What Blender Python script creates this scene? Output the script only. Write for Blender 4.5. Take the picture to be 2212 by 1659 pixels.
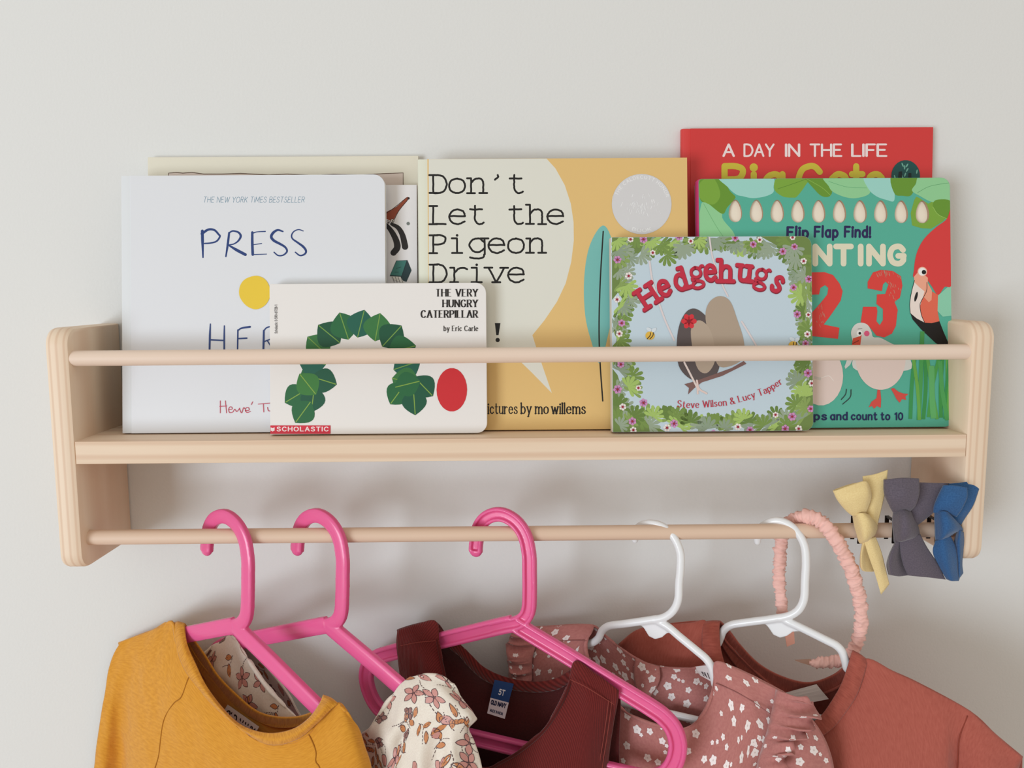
import bpy, math, random
import numpy as np
from mathutils import Vector, Matrix, noise
from mathutils.geometry import tessellate_polygon

# ------------------------------------------------------------------ camera, sky, lights
# lengths are in centimetres in the builders below: x right, y into the wall (wall at 0), z up from the shelf top
S, Z0 = .01, 1.45                       # metres per cm, height of the shelf top above the floor
F, EYE = 1791.0, np.array([-1.3654, -78.192, 12.563])
RX = np.array([0.99994316, -0.00830583, -0.00668524])
RY = np.array([0.00759704, 0.11509799, 0.99332509])
RZ = np.array([0.00748093, 0.99331942, -0.11515454])
C = bpy.context.scene.collection
for o in list(bpy.data.objects): bpy.data.objects.remove(o)
cam = bpy.data.objects.new('camera', bpy.data.cameras.new('camera')); C.objects.link(cam)
cam.data.sensor_width = 36; cam.data.lens = F / 2212 * 36; cam.data.clip_start = .01
M = Matrix((( RX[0], RY[0], -RZ[0], EYE[0]*S), (RX[1], RY[1], -RZ[1], EYE[1]*S), (RX[2], RY[2], -RZ[2], EYE[2]*S+Z0), (0, 0, 0, 1)))
cam.matrix_world = M
bpy.context.scene.camera = cam
vs = bpy.context.scene.view_settings
vs.view_transform = 'Standard'; vs.look = 'None'; vs.gamma = 1; vs.use_curve_mapping = False
vs.exposure = 0.0
world = bpy.data.worlds.new('room_light'); bpy.context.scene.world = world; world.use_nodes = True
world.node_tree.nodes['Background'].inputs[0].default_value = (1.0, .935, .83, 1)
world.node_tree.nodes['Background'].inputs[1].default_value = .635
def area(name, loc, target, sx, sy, power, col):
    l = bpy.data.lights.new(name, 'AREA'); l.shape = 'RECTANGLE'; l.size = sx; l.size_y = sy; l.energy = power; l.color = col
    o = bpy.data.objects.new(name, l); C.objects.link(o); o.location = loc
    o.rotation_euler = (Vector(target) - Vector(loc)).to_track_quat('-Z', 'Y').to_euler()
    return o
area('window_light', (-2.85, -3.7, .85), (0, 0, 1.45), 1.8, 1.9, 104, (.87, .96, 1.05))

# ------------------------------------------------------------------ helpers
def lin(h):
    if isinstance(h, str): h = tuple(int(h[i:i+2], 16) for i in (0, 2, 4))
    return tuple(((c/255)/12.92 if c/255 <= .04045 else ((c/255+.055)/1.055)**2.4) for c in h)
MC = {}
def nt(m): return m.node_tree.nodes, m.node_tree.links
def mat(key, col, rough=.55, spec=.4, **k):
    if key in MC: return MC[key]
    m = bpy.data.materials.new(key); m.use_nodes = True; b = m.node_tree.nodes['Principled BSDF']
    b.inputs['Base Color'].default_value = lin(col) + (1,); b.inputs['Roughness'].default_value = rough
    b.inputs['Specular IOR Level'].default_value = spec
    for a, v in k.items(): b.inputs[a.replace('_', ' ')].default_value = v
    MC[key] = m; return m
def ink(col, rough=.42): return mat('print_' + (col if isinstance(col, str) else '%d_%d_%d' % tuple(col)), col, rough, .35)
def node(m, typ, **k):
    n = m.node_tree.nodes.new(typ)
    for a, v in k.items():
        if a in n.inputs: n.inputs[a].default_value = v
        else: setattr(n, a, v)
    return n
def coords(m, scale, kind='Object'):
    t = node(m, 'ShaderNodeTexCoord'); mp = node(m, 'ShaderNodeMapping'); mp.inputs['Scale'].default_value = scale
    m.node_tree.links.new(t.outputs[kind], mp.inputs[0]); return mp.outputs[0]
def mixcol(m, fac, a, b, target=None):
    L = m.node_tree.links; x = node(m, 'ShaderNodeMix'); x.data_type = 'RGBA'
    L.new(fac, x.inputs[0])
    for s, c in ((6, a), (7, b)):
        if hasattr(c, 'links'): L.new(c, x.inputs[s])
        else: x.inputs[s].default_value = lin(c) + (1,)
    if target: L.new(x.outputs[2], target)
    return x.outputs[2]
def ramp(m, src, lo, hi):
    r = node(m, 'ShaderNodeMapRange'); r.inputs[1].default_value = lo; r.inputs[2].default_value = hi
    m.node_tree.links.new(src, r.inputs[0]); return r.outputs[0]
def bump(m, src, strength, dist=.001):
    b = node(m, 'ShaderNodeBump'); b.inputs['Strength'].default_value = strength; b.inputs['Distance'].default_value = dist
    m.node_tree.links.new(src, b.inputs['Height'])
    m.node_tree.links.new(b.outputs[0], m.node_tree.nodes['Principled BSDF'].inputs['Normal']); return b
def BC(m): return m.node_tree.nodes['Principled BSDF'].inputs['Base Color']

def wpt(p): return (p[0]*S, p[1]*S, p[2]*S + Z0)
class Thing:
    def __init__(s, name, label, cat, loc, group=None):
        s.loc = np.array(loc, float); o = bpy.data.objects.new(name, None); C.objects.link(o)
        o.empty_display_size = .02; o.location = wpt(loc); o['label'] = label; o['category'] = cat
        if group: o['group'] = group
        s.o = o
def build(name, V, Fc, mats, mi=None, thing=None, parent=None, smooth=True, uv=None, label=None):
    """one mesh object; vertices in cm, faces index lists, one material index per face"""
    me = bpy.data.meshes.new(name); L = thing.loc if thing else np.zeros(3)
    V = np.asarray(V, float)
    P = (V - L) * S
    if not thing: P = P + np.array([0, 0, Z0])
    me.from_pydata([tuple(p) for p in P], [], [tuple(int(i) for i in f) for f in Fc])
    for m in (mats if isinstance(mats, (list, tuple)) else [mats]): me.materials.append(m)
    if mi is not None: me.polygons.foreach_set('material_index', list(mi))
    me.polygons.foreach_set('use_smooth', [smooth]*len(me.polygons))
    if uv is not None:
        ul = me.uv_layers.new(name='UVMap'); vi = np.zeros(len(me.loops), int); me.loops.foreach_get('vertex_index', vi)
        ul.data.foreach_set('uv', np.asarray(uv)[vi].ravel())
    me.update()
    o = bpy.data.objects.new(name, me); C.objects.link(o)
    if parent: o.parent = parent
    elif thing: o.parent = thing.o
    if label: o['label'] = label
    return o
def sharp(o, ang=35):
    if hasattr(o.data, 'set_sharp_from_angle'): o.data.set_sharp_from_angle(angle=math.radians(ang))
    return o
def ray(px, py): return RZ + RX*(px-1106)/F - RY*(py-829.5)/F
def onplane(px, py, P, n):
    v = ray(px, py); return EYE + v*(np.dot(np.asarray(P, float)-EYE, n)/np.dot(v, n))
def ony(px, py, Y): v = ray(px, py); return EYE + v*((Y-EYE[1])/v[1])
def onz(px, py, Z): v = ray(px, py); return EYE + v*((Z-EYE[2])/v[2])

def cr(P, n, closed=False):
    """Catmull-Rom through the first axis of P, n steps per span"""
    P = np.asarray(P, float)
    if closed: Q = np.concatenate([P[-1:], P, P[:2]])
    else: Q = np.concatenate([2*P[:1]-P[1:2], P, 2*P[-1:]-P[-2:-1]])
    out = []
    for i in range(len(Q)-3):
        a, b, c, d = Q[i:i+4]
        for k in range(n):
            t = k/n; out.append(.5*(2*b+(c-a)*t+(2*a-5*b+4*c-d)*t*t+(3*b-a-3*c+d)*t**3))
    if not closed: out.append(P[-1])
    return np.array(out)
def resample(P, n):
    P = np.asarray(P, float); d = np.r_[0, np.cumsum(np.linalg.norm(np.diff(P, axis=0), axis=1))]
    t = np.linspace(0, d[-1], n); return np.stack([np.interp(t, d, P[:, i]) for i in range(P.shape[1])], 1)

def box(x0, x1, y0, y1, z0, z1):
    V = [(x, y, z) for x in (x0, x1) for y in (y0, y1) for z in (z0, z1)]
    return V, [(0,1,3,2), (4,6,7,5), (0,4,5,1), (2,3,7,6), (0,2,6,4), (1,5,7,3)]
def chamfer_prism(out, c, d, place):
    """closed convex outline (N,2), chamfer c on both ends, depth d; place(a,b,depth)->xyz"""
    out = np.asarray(out, float); N = len(out)
    def inset(k):
        nx = np.roll(out, -1, 0)-np.roll(out, 1, 0); nx /= np.linalg.norm(nx, axis=1)[:, None]+1e-9
        return out + k*np.stack([-nx[:, 1], nx[:, 0]], 1)
    ar = sum(out[i][0]*out[(i+1) % N][1]-out[(i+1) % N][0]*out[i][1] for i in range(N))
    q = c if ar > 0 else -c
    rings = [(inset(q), 0), (inset(q*.3), c*.3), (out, c), (out, d-c), (inset(q*.3), d-c*.3), (inset(q), d)]
    V = [place(a, b, e) for r, e in rings for a, b in r]
    Fc = [tuple(range(N))[::-1], tuple(range(5*N, 6*N))]
    for k in range(5):
        for i in range(N): j = (i+1) % N; Fc.append((k*N+i, k*N+j, (k+1)*N+j, (k+1)*N+i))
    return V, Fc
def rrect(x0, x1, z0, z1, r, n=8):
    """rounded rectangle; r = (bl, br, tr, tl)"""
    P = []
    for (cx, cz, a0), q in zip(((x0, z0, 180), (x1, z0, 270), (x1, z1, 0), (x0, z1, 90)), r):
        sx = 1 if cx == x0 else -1; sz = 1 if cz == z0 else -1
        if q < .005: P.append((cx, cz)); continue
        for k in range(n+1):
            a = math.radians(a0+90*k/n); P.append((cx+sx*q+q*math.cos(a), cz+sz*q+q*math.sin(a)))
    return np.array(P)
def sweep(path, prof, nrm=None, scale=None, closed=False, cap=True):
    """profile (k,2) swept along path; first profile axis lies along t x nrm, second along nrm"""
    P = np.asarray(path, float); N = len(P)
    T = np.gradient(P, axis=0); T /= np.linalg.norm(T, axis=1)[:, None]
    if closed: T = np.roll(P, -1, 0)-np.roll(P, 1, 0); T /= np.linalg.norm(T, axis=1)[:, None]
    prof = np.asarray(prof, float); K = len(prof); V = []; last = None
    for i in range(N):
        if nrm is not None:
            n = np.asarray(nrm if np.ndim(nrm) == 1 else nrm[i], float)
        else:
            n = last if last is not None else (np.array([0, 0, 1.]) if abs(T[i][2]) < .9 else np.array([0, 1., 0]))
        n = n - T[i]*np.dot(n, T[i]); n /= np.linalg.norm(n); last = n
        a = np.cross(T[i], n); s = 1 if scale is None else scale[i]
        for u, v in prof: V.append(P[i]+a*u*s+n*v*s)
    Fc = []
    for i in range(N if closed else N-1):
        j = (i+1) % N
        for k in range(K): l = (k+1) % K; Fc.append((i*K+k, i*K+l, j*K+l, j*K+k))
    if cap and not closed: Fc += [tuple(range(K))[::-1], tuple(range((N-1)*K, N*K))]
    return V, Fc
def circ(r, n=16): return [(r*math.cos(2*math.pi*k/n), r*math.sin(2*math.pi*k/n)) for k in range(n)]
def join(*parts):
    V, Fc = [], []
    for v, f in parts:
        o = len(V); V += [tuple(p) for p in v]; Fc += [tuple(i+o for i in q) for q in f]
    return V, Fc

# ------------------------------------------------------------------ materials
def wood(key, axis, ca=(240, 219, 196), cb=(228, 201, 173), rings=1.0):
    m = mat(key, ca, .5, .3); sc = [70, 70, 70]; sc[axis] = 3.0
    n1 = node(m, 'ShaderNodeTexNoise', Scale=1.0, Detail=5.0, Roughness=.55); m.node_tree.links.new(coords(m, sc), n1.inputs['Vector'])
    sc2 = [[1.3, 20*rings, 26*rings], None, [62, 18, 1.3]][axis]
    w = node(m, 'ShaderNodeTexWave', wave_type='RINGS', rings_direction='XYZ'[axis], Scale=.9, Distortion=5.0, Detail=2.0); w.inputs['Detail Scale'].default_value = .6
    v = coords(m, sc2); v.node.inputs['Location'].default_value = (0, 2.05, .9) if axis == 0 else (0, .6, 0)
    m.node_tree.links.new(v, w.inputs['Vector'])
    a = mixcol(m, ramp(m, n1.outputs[0], .3, .95), ca, cb)
    f = node(m, 'ShaderNodeMath', operation='MULTIPLY'); f.inputs[1].default_value = .62
    m.node_tree.links.new(ramp(m, w.outputs[0], .55, 1.0), f.inputs[0])
    mixcol(m, f.outputs[0], a, (218, 184, 156), BC(m)); bump(m, n1.outputs[0], .12, .0006)
    return m
WOOD_X, WOOD_Z, WOOD_D = wood('pine_grain_along', 0), wood('pine_grain_upright', 2), wood('birch_dowel', 0, (240, 219, 203), (231, 207, 188), .3)
wallm = mat('wall_paint', (226, 227, 226), .7, .2)
n = node(wallm, 'ShaderNodeTexNoise', Scale=420.0, Detail=3.0); n2 = node(wallm, 'ShaderNodeTexNoise', Scale=9.0, Detail=2.0)
for q in (n, n2): wallm.node_tree.links.new(coords(wallm, (1, 1, 1)), q.inputs['Vector'])
ad = node(wallm, 'ShaderNodeMath', operation='ADD'); wallm.node_tree.links.new(n.outputs[0], ad.inputs[0]); wallm.node_tree.links.new(n2.outputs[0], ad.inputs[1])
bump(wallm, ad.outputs[0], .22, .0008)
floorm = mat('floor_boards', (176, 150, 128), .5)
wv = node(floorm, 'ShaderNodeTexNoise', Scale=6.0, Detail=4.0); floorm.node_tree.links.new(coords(floorm, (1, 9, 1)), wv.inputs['Vector'])
mixcol(floorm, wv.outputs[0], (190, 164, 140), (156, 128, 106), BC(floorm))
def fabric(key, ca, cb, scale=(300, 300, 300), bs=.35, rough=.9, kind='UV', bd=.0008, sheen=.25):
    m = mat(key, ca, rough, .15); b = m.node_tree.nodes['Principled BSDF']
    b.inputs['Sheen Weight'].default_value = sheen; b.inputs['Sheen Roughness'].default_value = .5
    n1 = node(m, 'ShaderNodeTexNoise', Scale=1.0, Detail=3.0); m.node_tree.links.new(coords(m, scale, kind), n1.inputs['Vector'])
    mixcol(m, ramp(m, n1.outputs[0], .3, .72), ca, cb, BC(m)); bump(m, n1.outputs[0], bs, bd); return m
def corduroy(key, ca, cb, freq, ang=0.0):
    m = mat(key, ca, .95, .1); b = m.node_tree.nodes['Principled BSDF']; b.inputs['Sheen Weight'].default_value = .2
    t = node(m, 'ShaderNodeTexCoord'); mp = node(m, 'ShaderNodeMapping'); mp.inputs['Rotation'].default_value = (0, 0, ang)
    m.node_tree.links.new(t.outputs['UV'], mp.inputs[0])
    w = node(m, 'ShaderNodeTexWave', wave_type='BANDS', Scale=freq, Distortion=1.2, Detail=1.0); m.node_tree.links.new(mp.outputs[0], w.inputs['Vector'])
    n1 = node(m, 'ShaderNodeTexNoise', Scale=60.0, Detail=3.0); m.node_tree.links.new(t.outputs['UV'], n1.inputs['Vector'])
    mx = node(m, 'ShaderNodeMath', operation='MULTIPLY'); m.node_tree.links.new(w.outputs[0], mx.inputs[0]); m.node_tree.links.new(n1.outputs[0], mx.inputs[1])
    mixcol(m, ramp(m, mx.outputs[0], .0, .6), cb, ca, BC(m)); bump(m, w.outputs[0], .5, .0007); return m
MUSTARD = fabric('mustard_slub_knit', (222, 156, 54), (204, 138, 42), (13, 62, 1), .4)
MUSTARD_RIB = fabric('mustard_rib_knit', (224, 158, 56), (196, 130, 38), (80, 12, 1), .6)
IVORY = fabric('ivory_cotton', (240, 232, 220), (230, 220, 207), (60, 60, 1), .12)
MAROON = corduroy('maroon_corduroy', (118, 42, 40), (94, 31, 30), 15)
MAROON_IN = fabric('maroon_lining', (92, 34, 34), (78, 28, 28), (60, 60, 1), .2)
MAROON_TWILL = corduroy('maroon_twill_binding', (116, 42, 38), (82, 26, 24), 7, .8)
ROSE = fabric('dusty_rose_viscose', (190, 128, 122), (178, 114, 110), (40, 40, 1), .12)
RUST = fabric('rust_rib_knit', (178, 97, 84), (166, 86, 74), (70, 14, 1), .25)
RUST_BAND = fabric('rust_neck_rib', (176, 94, 80), (156, 78, 66), (60, 12, 1), .5)
PINK_PL = mat('pink_plastic', (244, 106, 164), .22, .5, Subsurface_Weight=.35, Subsurface_Scale=.004)
PINK_PL.node_tree.nodes['Principled BSDF'].inputs['Subsurface Radius'].default_value = (1, .35, .5)
PINK_PL.node_tree.nodes['Principled BSDF'].inputs['Transmission Weight'].default_value = .12
WHITE_PL = mat('white_plastic', (238, 240, 243), .25, .5)

# ------------------------------------------------------------------ room
def struct(name, V, Fc, m):
    o = build(name, V, Fc, m, smooth=False); o['kind'] = 'structure'; return o
struct('wall_back', *box(-200, 200, 0, 8, -145, 115), wallm)
struct('floor', *box(-200, 200, -320, 0, -149, -145), floorm)

# ------------------------------------------------------------------ the shelf
SD, YU, ZU, YL, ZL = 9.5, -8.7, 6.95, -8.05, -8.66
shelf = Thing('wall_shelf', 'pale pine wall shelf with a book rail and a hanging rod', 'shelf', (0, 0, 0))
def panel(x0):
    top, bot = 9.5, -11.2
    P = []
    def arc(cy, cz, r, a0, a1, n=8):
        for k in range(n+1):
            a = math.radians(a0+(a1-a0)*k/n); P.append((cy+r*math.cos(a), cz+r*math.sin(a)))
    P.append((0, bot)); P.append((0, top)); 
    arc(-SD+1.5, top-1.5, 1.5, 90, 180); arc(-SD+1.5, bot+1.5, 1.5, 180, 270)
    V, Fc = chamfer_prism(P, .38, 2.0, lambda a, b, e: (x0+e, a, b))
    sharp(build('side_panel', V, Fc, WOOD_Z, thing=shelf), 40)
panel(-39.5); panel(37.5)
V, Fc = chamfer_prism([(-37.5, -1.91), (37.5, -1.91), (37.5, 0), (-37.5, 0)], .04, SD-.05, lambda a, b, e: (a, -SD+.05+e, b))
sharp(build('shelf_board', V, Fc, WOOD_X, thing=shelf))
for nm, y, z in (('book_rail', YU, ZU), ('hanging_rod', YL, ZL)):
    V, Fc = sweep([(-37.8, y, z), (37.8, y, z)], circ(.65, 32)); build(nm, V, Fc, WOOD_D, thing=shelf)
    sharp(bpy.data.objects[nm])

# ------------------------------------------------------------------ lettering: single-line glyphs, cap height 1, x-height .66
GL = {
'A': (.7, '0,0 .35,1|.35,1 .7,0|.12,.34 .58,.34'), 'B': (.58, '0,0 0,1|~0,1 .3,1 .5,.92 .53,.76 .43,.58 .2,.53 0,.53|~0,.53 .35,.53 .57,.42 .6,.27 .5,.07 .3,0 0,0'),
'C': (.68, '~.66,.8 .52,.97 .35,1 .12,.87 .01,.5 .12,.13 .35,0 .52,.03 .67,.2'), 'D': (.67, '0,0 0,1|~0,1 .28,1 .53,.88 .67,.5 .53,.12 .28,0 0,0'),
'E': (.53, '0,0 0,1|0,1 .51,1|0,.53 .43,.53|0,0 .53,0'), 'F': (.5, '0,0 0,1|0,1 .5,1|0,.52 .42,.52'),
'G': (.72, '~.66,.8 .52,.97 .35,1 .12,.87 .01,.5 .12,.13 .35,0 .55,.04 .68,.2|.68,.2 .68,.45|.42,.45 .7,.45'),
'H': (.66, '0,0 0,1|.66,0 .66,1|0,.52 .66,.52'), 'I': (.0, '0,0 0,1'), 'K': (.6, '0,0 0,1|.58,1 0,.38|.2,.58 .6,0'), 'L': (.5, '0,1 0,0|0,0 .5,0'),
'M': (.8, '0,0 .05,1|.05,1 .4,.2|.4,.2 .75,1|.75,1 .8,0'), 'N': (.66, '0,0 0,1|0,1 .66,0|.66,0 .66,1'),
'O': (.74, '~.37,1 .1,.87 0,.5 .1,.13 .37,0 .64,.13 .74,.5 .64,.87 .37,1'), 'P': (.55, '0,0 0,1|~0,1 .3,1 .52,.9 .55,.74 .48,.56 .28,.48 0,.48'),
'R': (.6, '0,0 0,1|~0,1 .3,1 .52,.9 .55,.74 .48,.57 .28,.5 0,.5|.27,.5 .6,0'), 'S': (.56, '~.53,.82 .42,.97 .27,1 .08,.91 .04,.74 .14,.6 .4,.48 .55,.34 .55,.15 .42,.02 .25,0 .08,.05 0,.2'),
'T': (.62, '0,1 .62,1|.31,1 .31,0'), 'U': (.64, '~0,1 0,.6 .02,.25 .15,.03 .32,0 .49,.03 .62,.25 .64,.6 .64,1'), 'V': (.7, '0,1 .35,0|.35,0 .7,1'),
'W': (1.0, '0,1 .25,0|.25,0 .5,.9|.5,.9 .75,0|.75,0 1,1'), 'Y': (.64, '0,1 .32,.48|.64,1 .32,.48|.32,.48 .32,0'),
'a': (.46, '~.04,.52 .2,.66 .38,.6 .44,.44|.44,.46 .44,0|~.44,.38 .22,.39 .04,.3 .01,.15 .1,.02 .26,0 .44,.15'), '@': (.47, '~.46,.48 .32,.65 .12,.6 .01,.33 .12,.06 .3,0 .46,.17|.47,.66 .47,0'),
'b': (.47, '0,0 0,1|~0,.5 .17,.66 .36,.6 .47,.33 .36,.06 .17,0 0,.16'), 'c': (.42, '~.42,.53 .28,.66 .1,.58 0,.33 .1,.08 .27,0 .43,.13'),
'd': (.47, '.47,0 .47,1|~.47,.5 .3,.66 .11,.6 0,.33 .11,.06 .3,0 .47,.16'), 'e': (.47, '.02,.36 .47,.36|~.47,.36 .42,.57 .24,.66 .08,.57 0,.33 .08,.09 .27,0 .46,.12'),
'f': (.34, '~.38,.93 .28,1 .18,.94 .15,.8|.15,.84 .15,0|0,.66 .34,.66'), 'g': (.47, '~.46,.48 .32,.65 .12,.6 .01,.36 .12,.1 .3,.04 .46,.2|.47,.66 .47,-.08|~.47,-.06 .41,-.26 .22,-.31 .03,-.25'),
'%': (.5, '~.22,.67 .06,.58 .02,.42 .1,.27 .24,.22 .38,.28 .43,.43 .37,.59 .22,.67|~.4,.6 .5,.7 .56,.68|~.1,.27 .02,.17 .1,.08 .34,.04 .48,-.08 .42,-.24 .22,-.3 .03,-.22 .02,-.08 .14,.04'),
'h': (.45, '0,0 0,1|~0,.45 .12,.62 .28,.66 .42,.58 .45,.4 .45,0'), 'i': (.0, '0,0 0,.66|*0,.88'), 'l': (.0, '0,0 0,1'), 'm': (.76, '0,0 0,.66|~0,.45 .1,.62 .22,.66 .34,.58 .38,.4 .38,0|~.38,.45 .48,.62 .6,.66 .72,.58 .76,.4 .76,0'),
'n': (.45, '0,0 0,.66|~0,.45 .12,.62 .28,.66 .42,.58 .45,.4 .45,0'), 'o': (.5, '~.25,.66 .06,.56 0,.33 .06,.1 .25,0 .44,.1 .5,.33 .44,.56 .25,.66'),
'p': (.47, '0,-.3 0,.66|~0,.5 .17,.66 .36,.6 .47,.33 .36,.06 .17,0 0,.16'), 'r': (.33, '0,0 0,.66|~0,.42 .1,.6 .22,.66 .34,.6'),
's': (.38, '~.36,.54 .26,.65 .12,.64 .03,.52 .1,.4 .28,.3 .38,.18 .32,.04 .18,0 .06,.03 0,.14'), 't': (.34, '~.13,.92 .13,.5 .13,.2 .2,.02 .28,0 .37,.06|0,.66 .32,.66'),
'u': (.45, '~0,.66 0,.3 .03,.08 .17,0 .33,.04 .45,.2|.45,.66 .45,0'), 'v': (.46, '0,.66 .23,0|.23,0 .46,.66'), 'w': (.7, '0,.66 .18,0|.18,0 .35,.6|.35,.6 .52,0|.52,0 .7,.66'), 'y': (.46, '0,.66 .23,.02|.46,.66 .12,-.3'),
'0': (.55, '~.27,1 .07,.85 0,.5 .07,.15 .27,0 .48,.15 .55,.5 .48,.85 .27,1'), '1': (.2, '0,.82 .2,1|.2,1 .2,0'), '2': (.55, '~.02,.78 .1,.95 .28,1 .48,.92 .53,.72 .42,.5 .02,0|.02,0 .56,0'),
'5': (.54, '.5,1 .08,1|.08,1 .04,.56|~.04,.56 .2,.63 .4,.58 .54,.34 .44,.08 .24,0 0,.1'), '6': (.54, '~.46,.96 .2,.8 .02,.4 .06,.1 .28,0 .5,.12 .53,.34 .42,.55 .24,.58 .05,.42'), '7': (.54, '0,1 .54,1|.54,1 .2,0'),
'8': (.54, '~.27,1 .07,.9 .08,.66 .27,.53 .47,.66 .48,.9 .27,1|~.27,.53 .03,.38 .02,.12 .27,0 .52,.12 .51,.38 .27,.53'), '9': (.54, '~.5,.6 .3,.42 .08,.5 .02,.74 .14,.95 .32,1 .5,.84 .5,.5 .36,.15 .12,0'),
'&': (.7, '~.68,.0 .3,.5 .14,.78 .24,.97 .38,.98 .46,.82 .3,.56 .06,.3 .06,.1 .22,0 .42,.06 .6,.4'), '!': (.0, '0,.3 0,1|*0,.03'), "'": (.1, "~.08,1 .1,.9 0,.76"), '-': (.3, '0,.4 .3,.4'),
}
def seg(st):
    sm = st[0] == '~'; pts = np.array([[float(v) for v in p.split(',')] for p in st.lstrip('~').split()])
    return (cr(pts, 5) if sm else pts)
def ribbon(P, w, contrast=1.0, round_cap=True, taper=None):
    """flat strip of quads around a polyline in the print plane"""
    P = np.asarray(P, float)
    if len(P) < 2: return []
    D = np.diff(P, axis=0); L = np.linalg.norm(D, axis=1)+1e-9; D = D/L[:, None]
    T = np.vstack([D[:1], D[:-1]+D[1:], D[-1:]]); T /= np.linalg.norm(T, axis=1)[:, None]+1e-9
    Nn = np.stack([-T[:, 1], T[:, 0]], 1)
    W = w*(contrast+(1-contrast)*np.abs(T[:, 1])) if contrast < 1 else np.full(len(P), float(w))
    if taper is not None: W = W*np.interp(np.linspace(0, 1, len(P)), np.linspace(0, 1, len(taper)), taper)
    A, B = P+Nn*W[:, None]/2, P-Nn*W[:, None]/2
    out = [np.array([A[i], A[i+1], B[i+1], B[i]]) for i in range(len(P)-1)]
    if round_cap:
        for i, sg in ((0, -1), (-1, 1)):
            a0 = math.atan2(Nn[i][1], Nn[i][0]); out.append(np.array([P[i]+W[i]/2*np.array([math.cos(a0-sg*a), math.sin(a0-sg*a)]) for a in np.linspace(0, math.pi, 8)]))
    return out
def disc(cx, cy, rx, ry=None, rot=0, n=26):
    ry = ry or rx; a = np.linspace(0, 2*math.pi, n+1)[:-1]; c, s = math.cos(rot), math.sin(rot)
    x, y = rx*np.cos(a), ry*np.sin(a); return np.stack([cx+x*c-y*s, cy+x*s+y*c], 1)
def glyph(ch, h, w, sx=1., serif=0., contrast=1., slant=0., xh=.66, jit=0., rnd=None, width=None, cap=True):
    """polygons of one glyph, origin at baseline left, y down, plus its advance"""
    gw, st = GL[ch]; polys = []
    low = ch.islower() or ch in '@%'
    k = (width/(gw*h) if width and gw > .05 else sx)
    def tf(p):
        p = np.array(p, float); x, y = p[:, 0]*k, p[:, 1].copy()
        if low and xh != .66: y = np.where(y <= .66, np.where(y > 0, y*xh/.66, y), xh+(y-.66)*(1.08-xh)/.34)
        return np.stack([(x+slant*y)*h, -y*h], 1)
    lay = 0
    for s_ in st.split('|'):
        if s_[0] == '*':
            q = tf([[float(v) for v in s_[1:].split(',')]])[0]; polys.append((disc(q[0], q[1], w*.68, n=12), lay)); lay += 1; continue
        P = seg(s_); raw = P; Q = tf(P)
        if jit and rnd:
            if len(Q) == 2: Q = resample(Q, 5)
            Q = Q + np.array([[rnd.uniform(-jit, jit), rnd.uniform(-jit, jit)] for _ in Q])
        polys += [(r_, lay) for r_ in ribbon(Q, w, contrast, cap)]; lay += 1
        if serif:
            for e, f in ((0, 1), (-1, -2)):
                d = raw[e]-raw[f]
                if abs(d[1]) > abs(d[0])*.75 and min(abs(raw[e][1]-v) for v in (0, 1, .66, -.3)) < .01:
                    x, y = Q[e]; tw = w*max(contrast, .3)
                    l0, l1 = serif, serif
                    if ch in 'nmrhbdpil' and raw[e][1] > .6: l1 = 0.0 if ch != 'd' else 0.
                    if ch in 'u' and raw[e][1] > .6: l1 = w*.5
                    polys += [(r_, lay) for r_ in ribbon([(x-l0, y), (x+l1, y)], tw, 1, cap)]; lay += 1
    return polys, gw*k*h
def text(s, x, y, h, w, track=.22, space=.45, fit=None, angle=None, path=None, mono=None, **k):
    """string at baseline (x,y) in photo pixels; fit = total width; path = baseline polyline"""
    items = []; cx = 0
    for ch in s:
        if ch == ' ': cx += space*h; continue
        ps, adv = glyph(ch, h, w, **k)
        if mono: items.append((cx, ps)); cx += mono
        else: items.append((cx, ps)); cx += adv+track*h
    total = cx-track*h; f = (fit/total) if fit else 1.
    out = []
    if path is not None:
        pth = resample(cr(np.array(path, float), 8), 200); L = np.r_[0, np.cumsum(np.linalg.norm(np.diff(pth, axis=0), axis=1))]; f = L[-1]/total
    for c0, ps in items:
        for p, ly in ps:
            q = p.copy()
            if path is not None:
                wdt = p[:, 0].max() if False else 0
                d = c0*f; bx = np.array([np.interp(d+2, L, pth[:, i]) for i in (0, 1)]); b0 = np.array([np.interp(d, L, pth[:, i]) for i in (0, 1)])
                t = bx-b0; t /= np.linalg.norm(t)+1e-9; q = b0+np.outer(p[:, 0]*f, t)+np.outer(p[:, 1], [-t[1], t[0]])
            else:
                q[:, 0] = x+(c0+p[:, 0])*f; q[:, 1] = y+p[:, 1]
                if angle:
                    ca, sa = math.cos(angle), math.sin(angle); dx, dy = q[:, 0]-x, q[:, 1]-y
                    q = np.stack([x+dx*ca-dy*sa, y+dx*sa+dy*ca], 1)
            out.append((q, ly))
    return out
def place_glyph(ch, cx, cy, rot, h, w, yc=.33, **k):
    ps, adv = glyph(ch, h, w, **k); c, s = math.cos(rot), math.sin(rot); out = []
    for p, ly in ps:
        x, y = p[:, 0]-adv/2, p[:, 1]+yc*h; out.append((np.stack([cx+x*c-y*s, cy+x*s+y*c], 1), ly))
    return out
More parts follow.
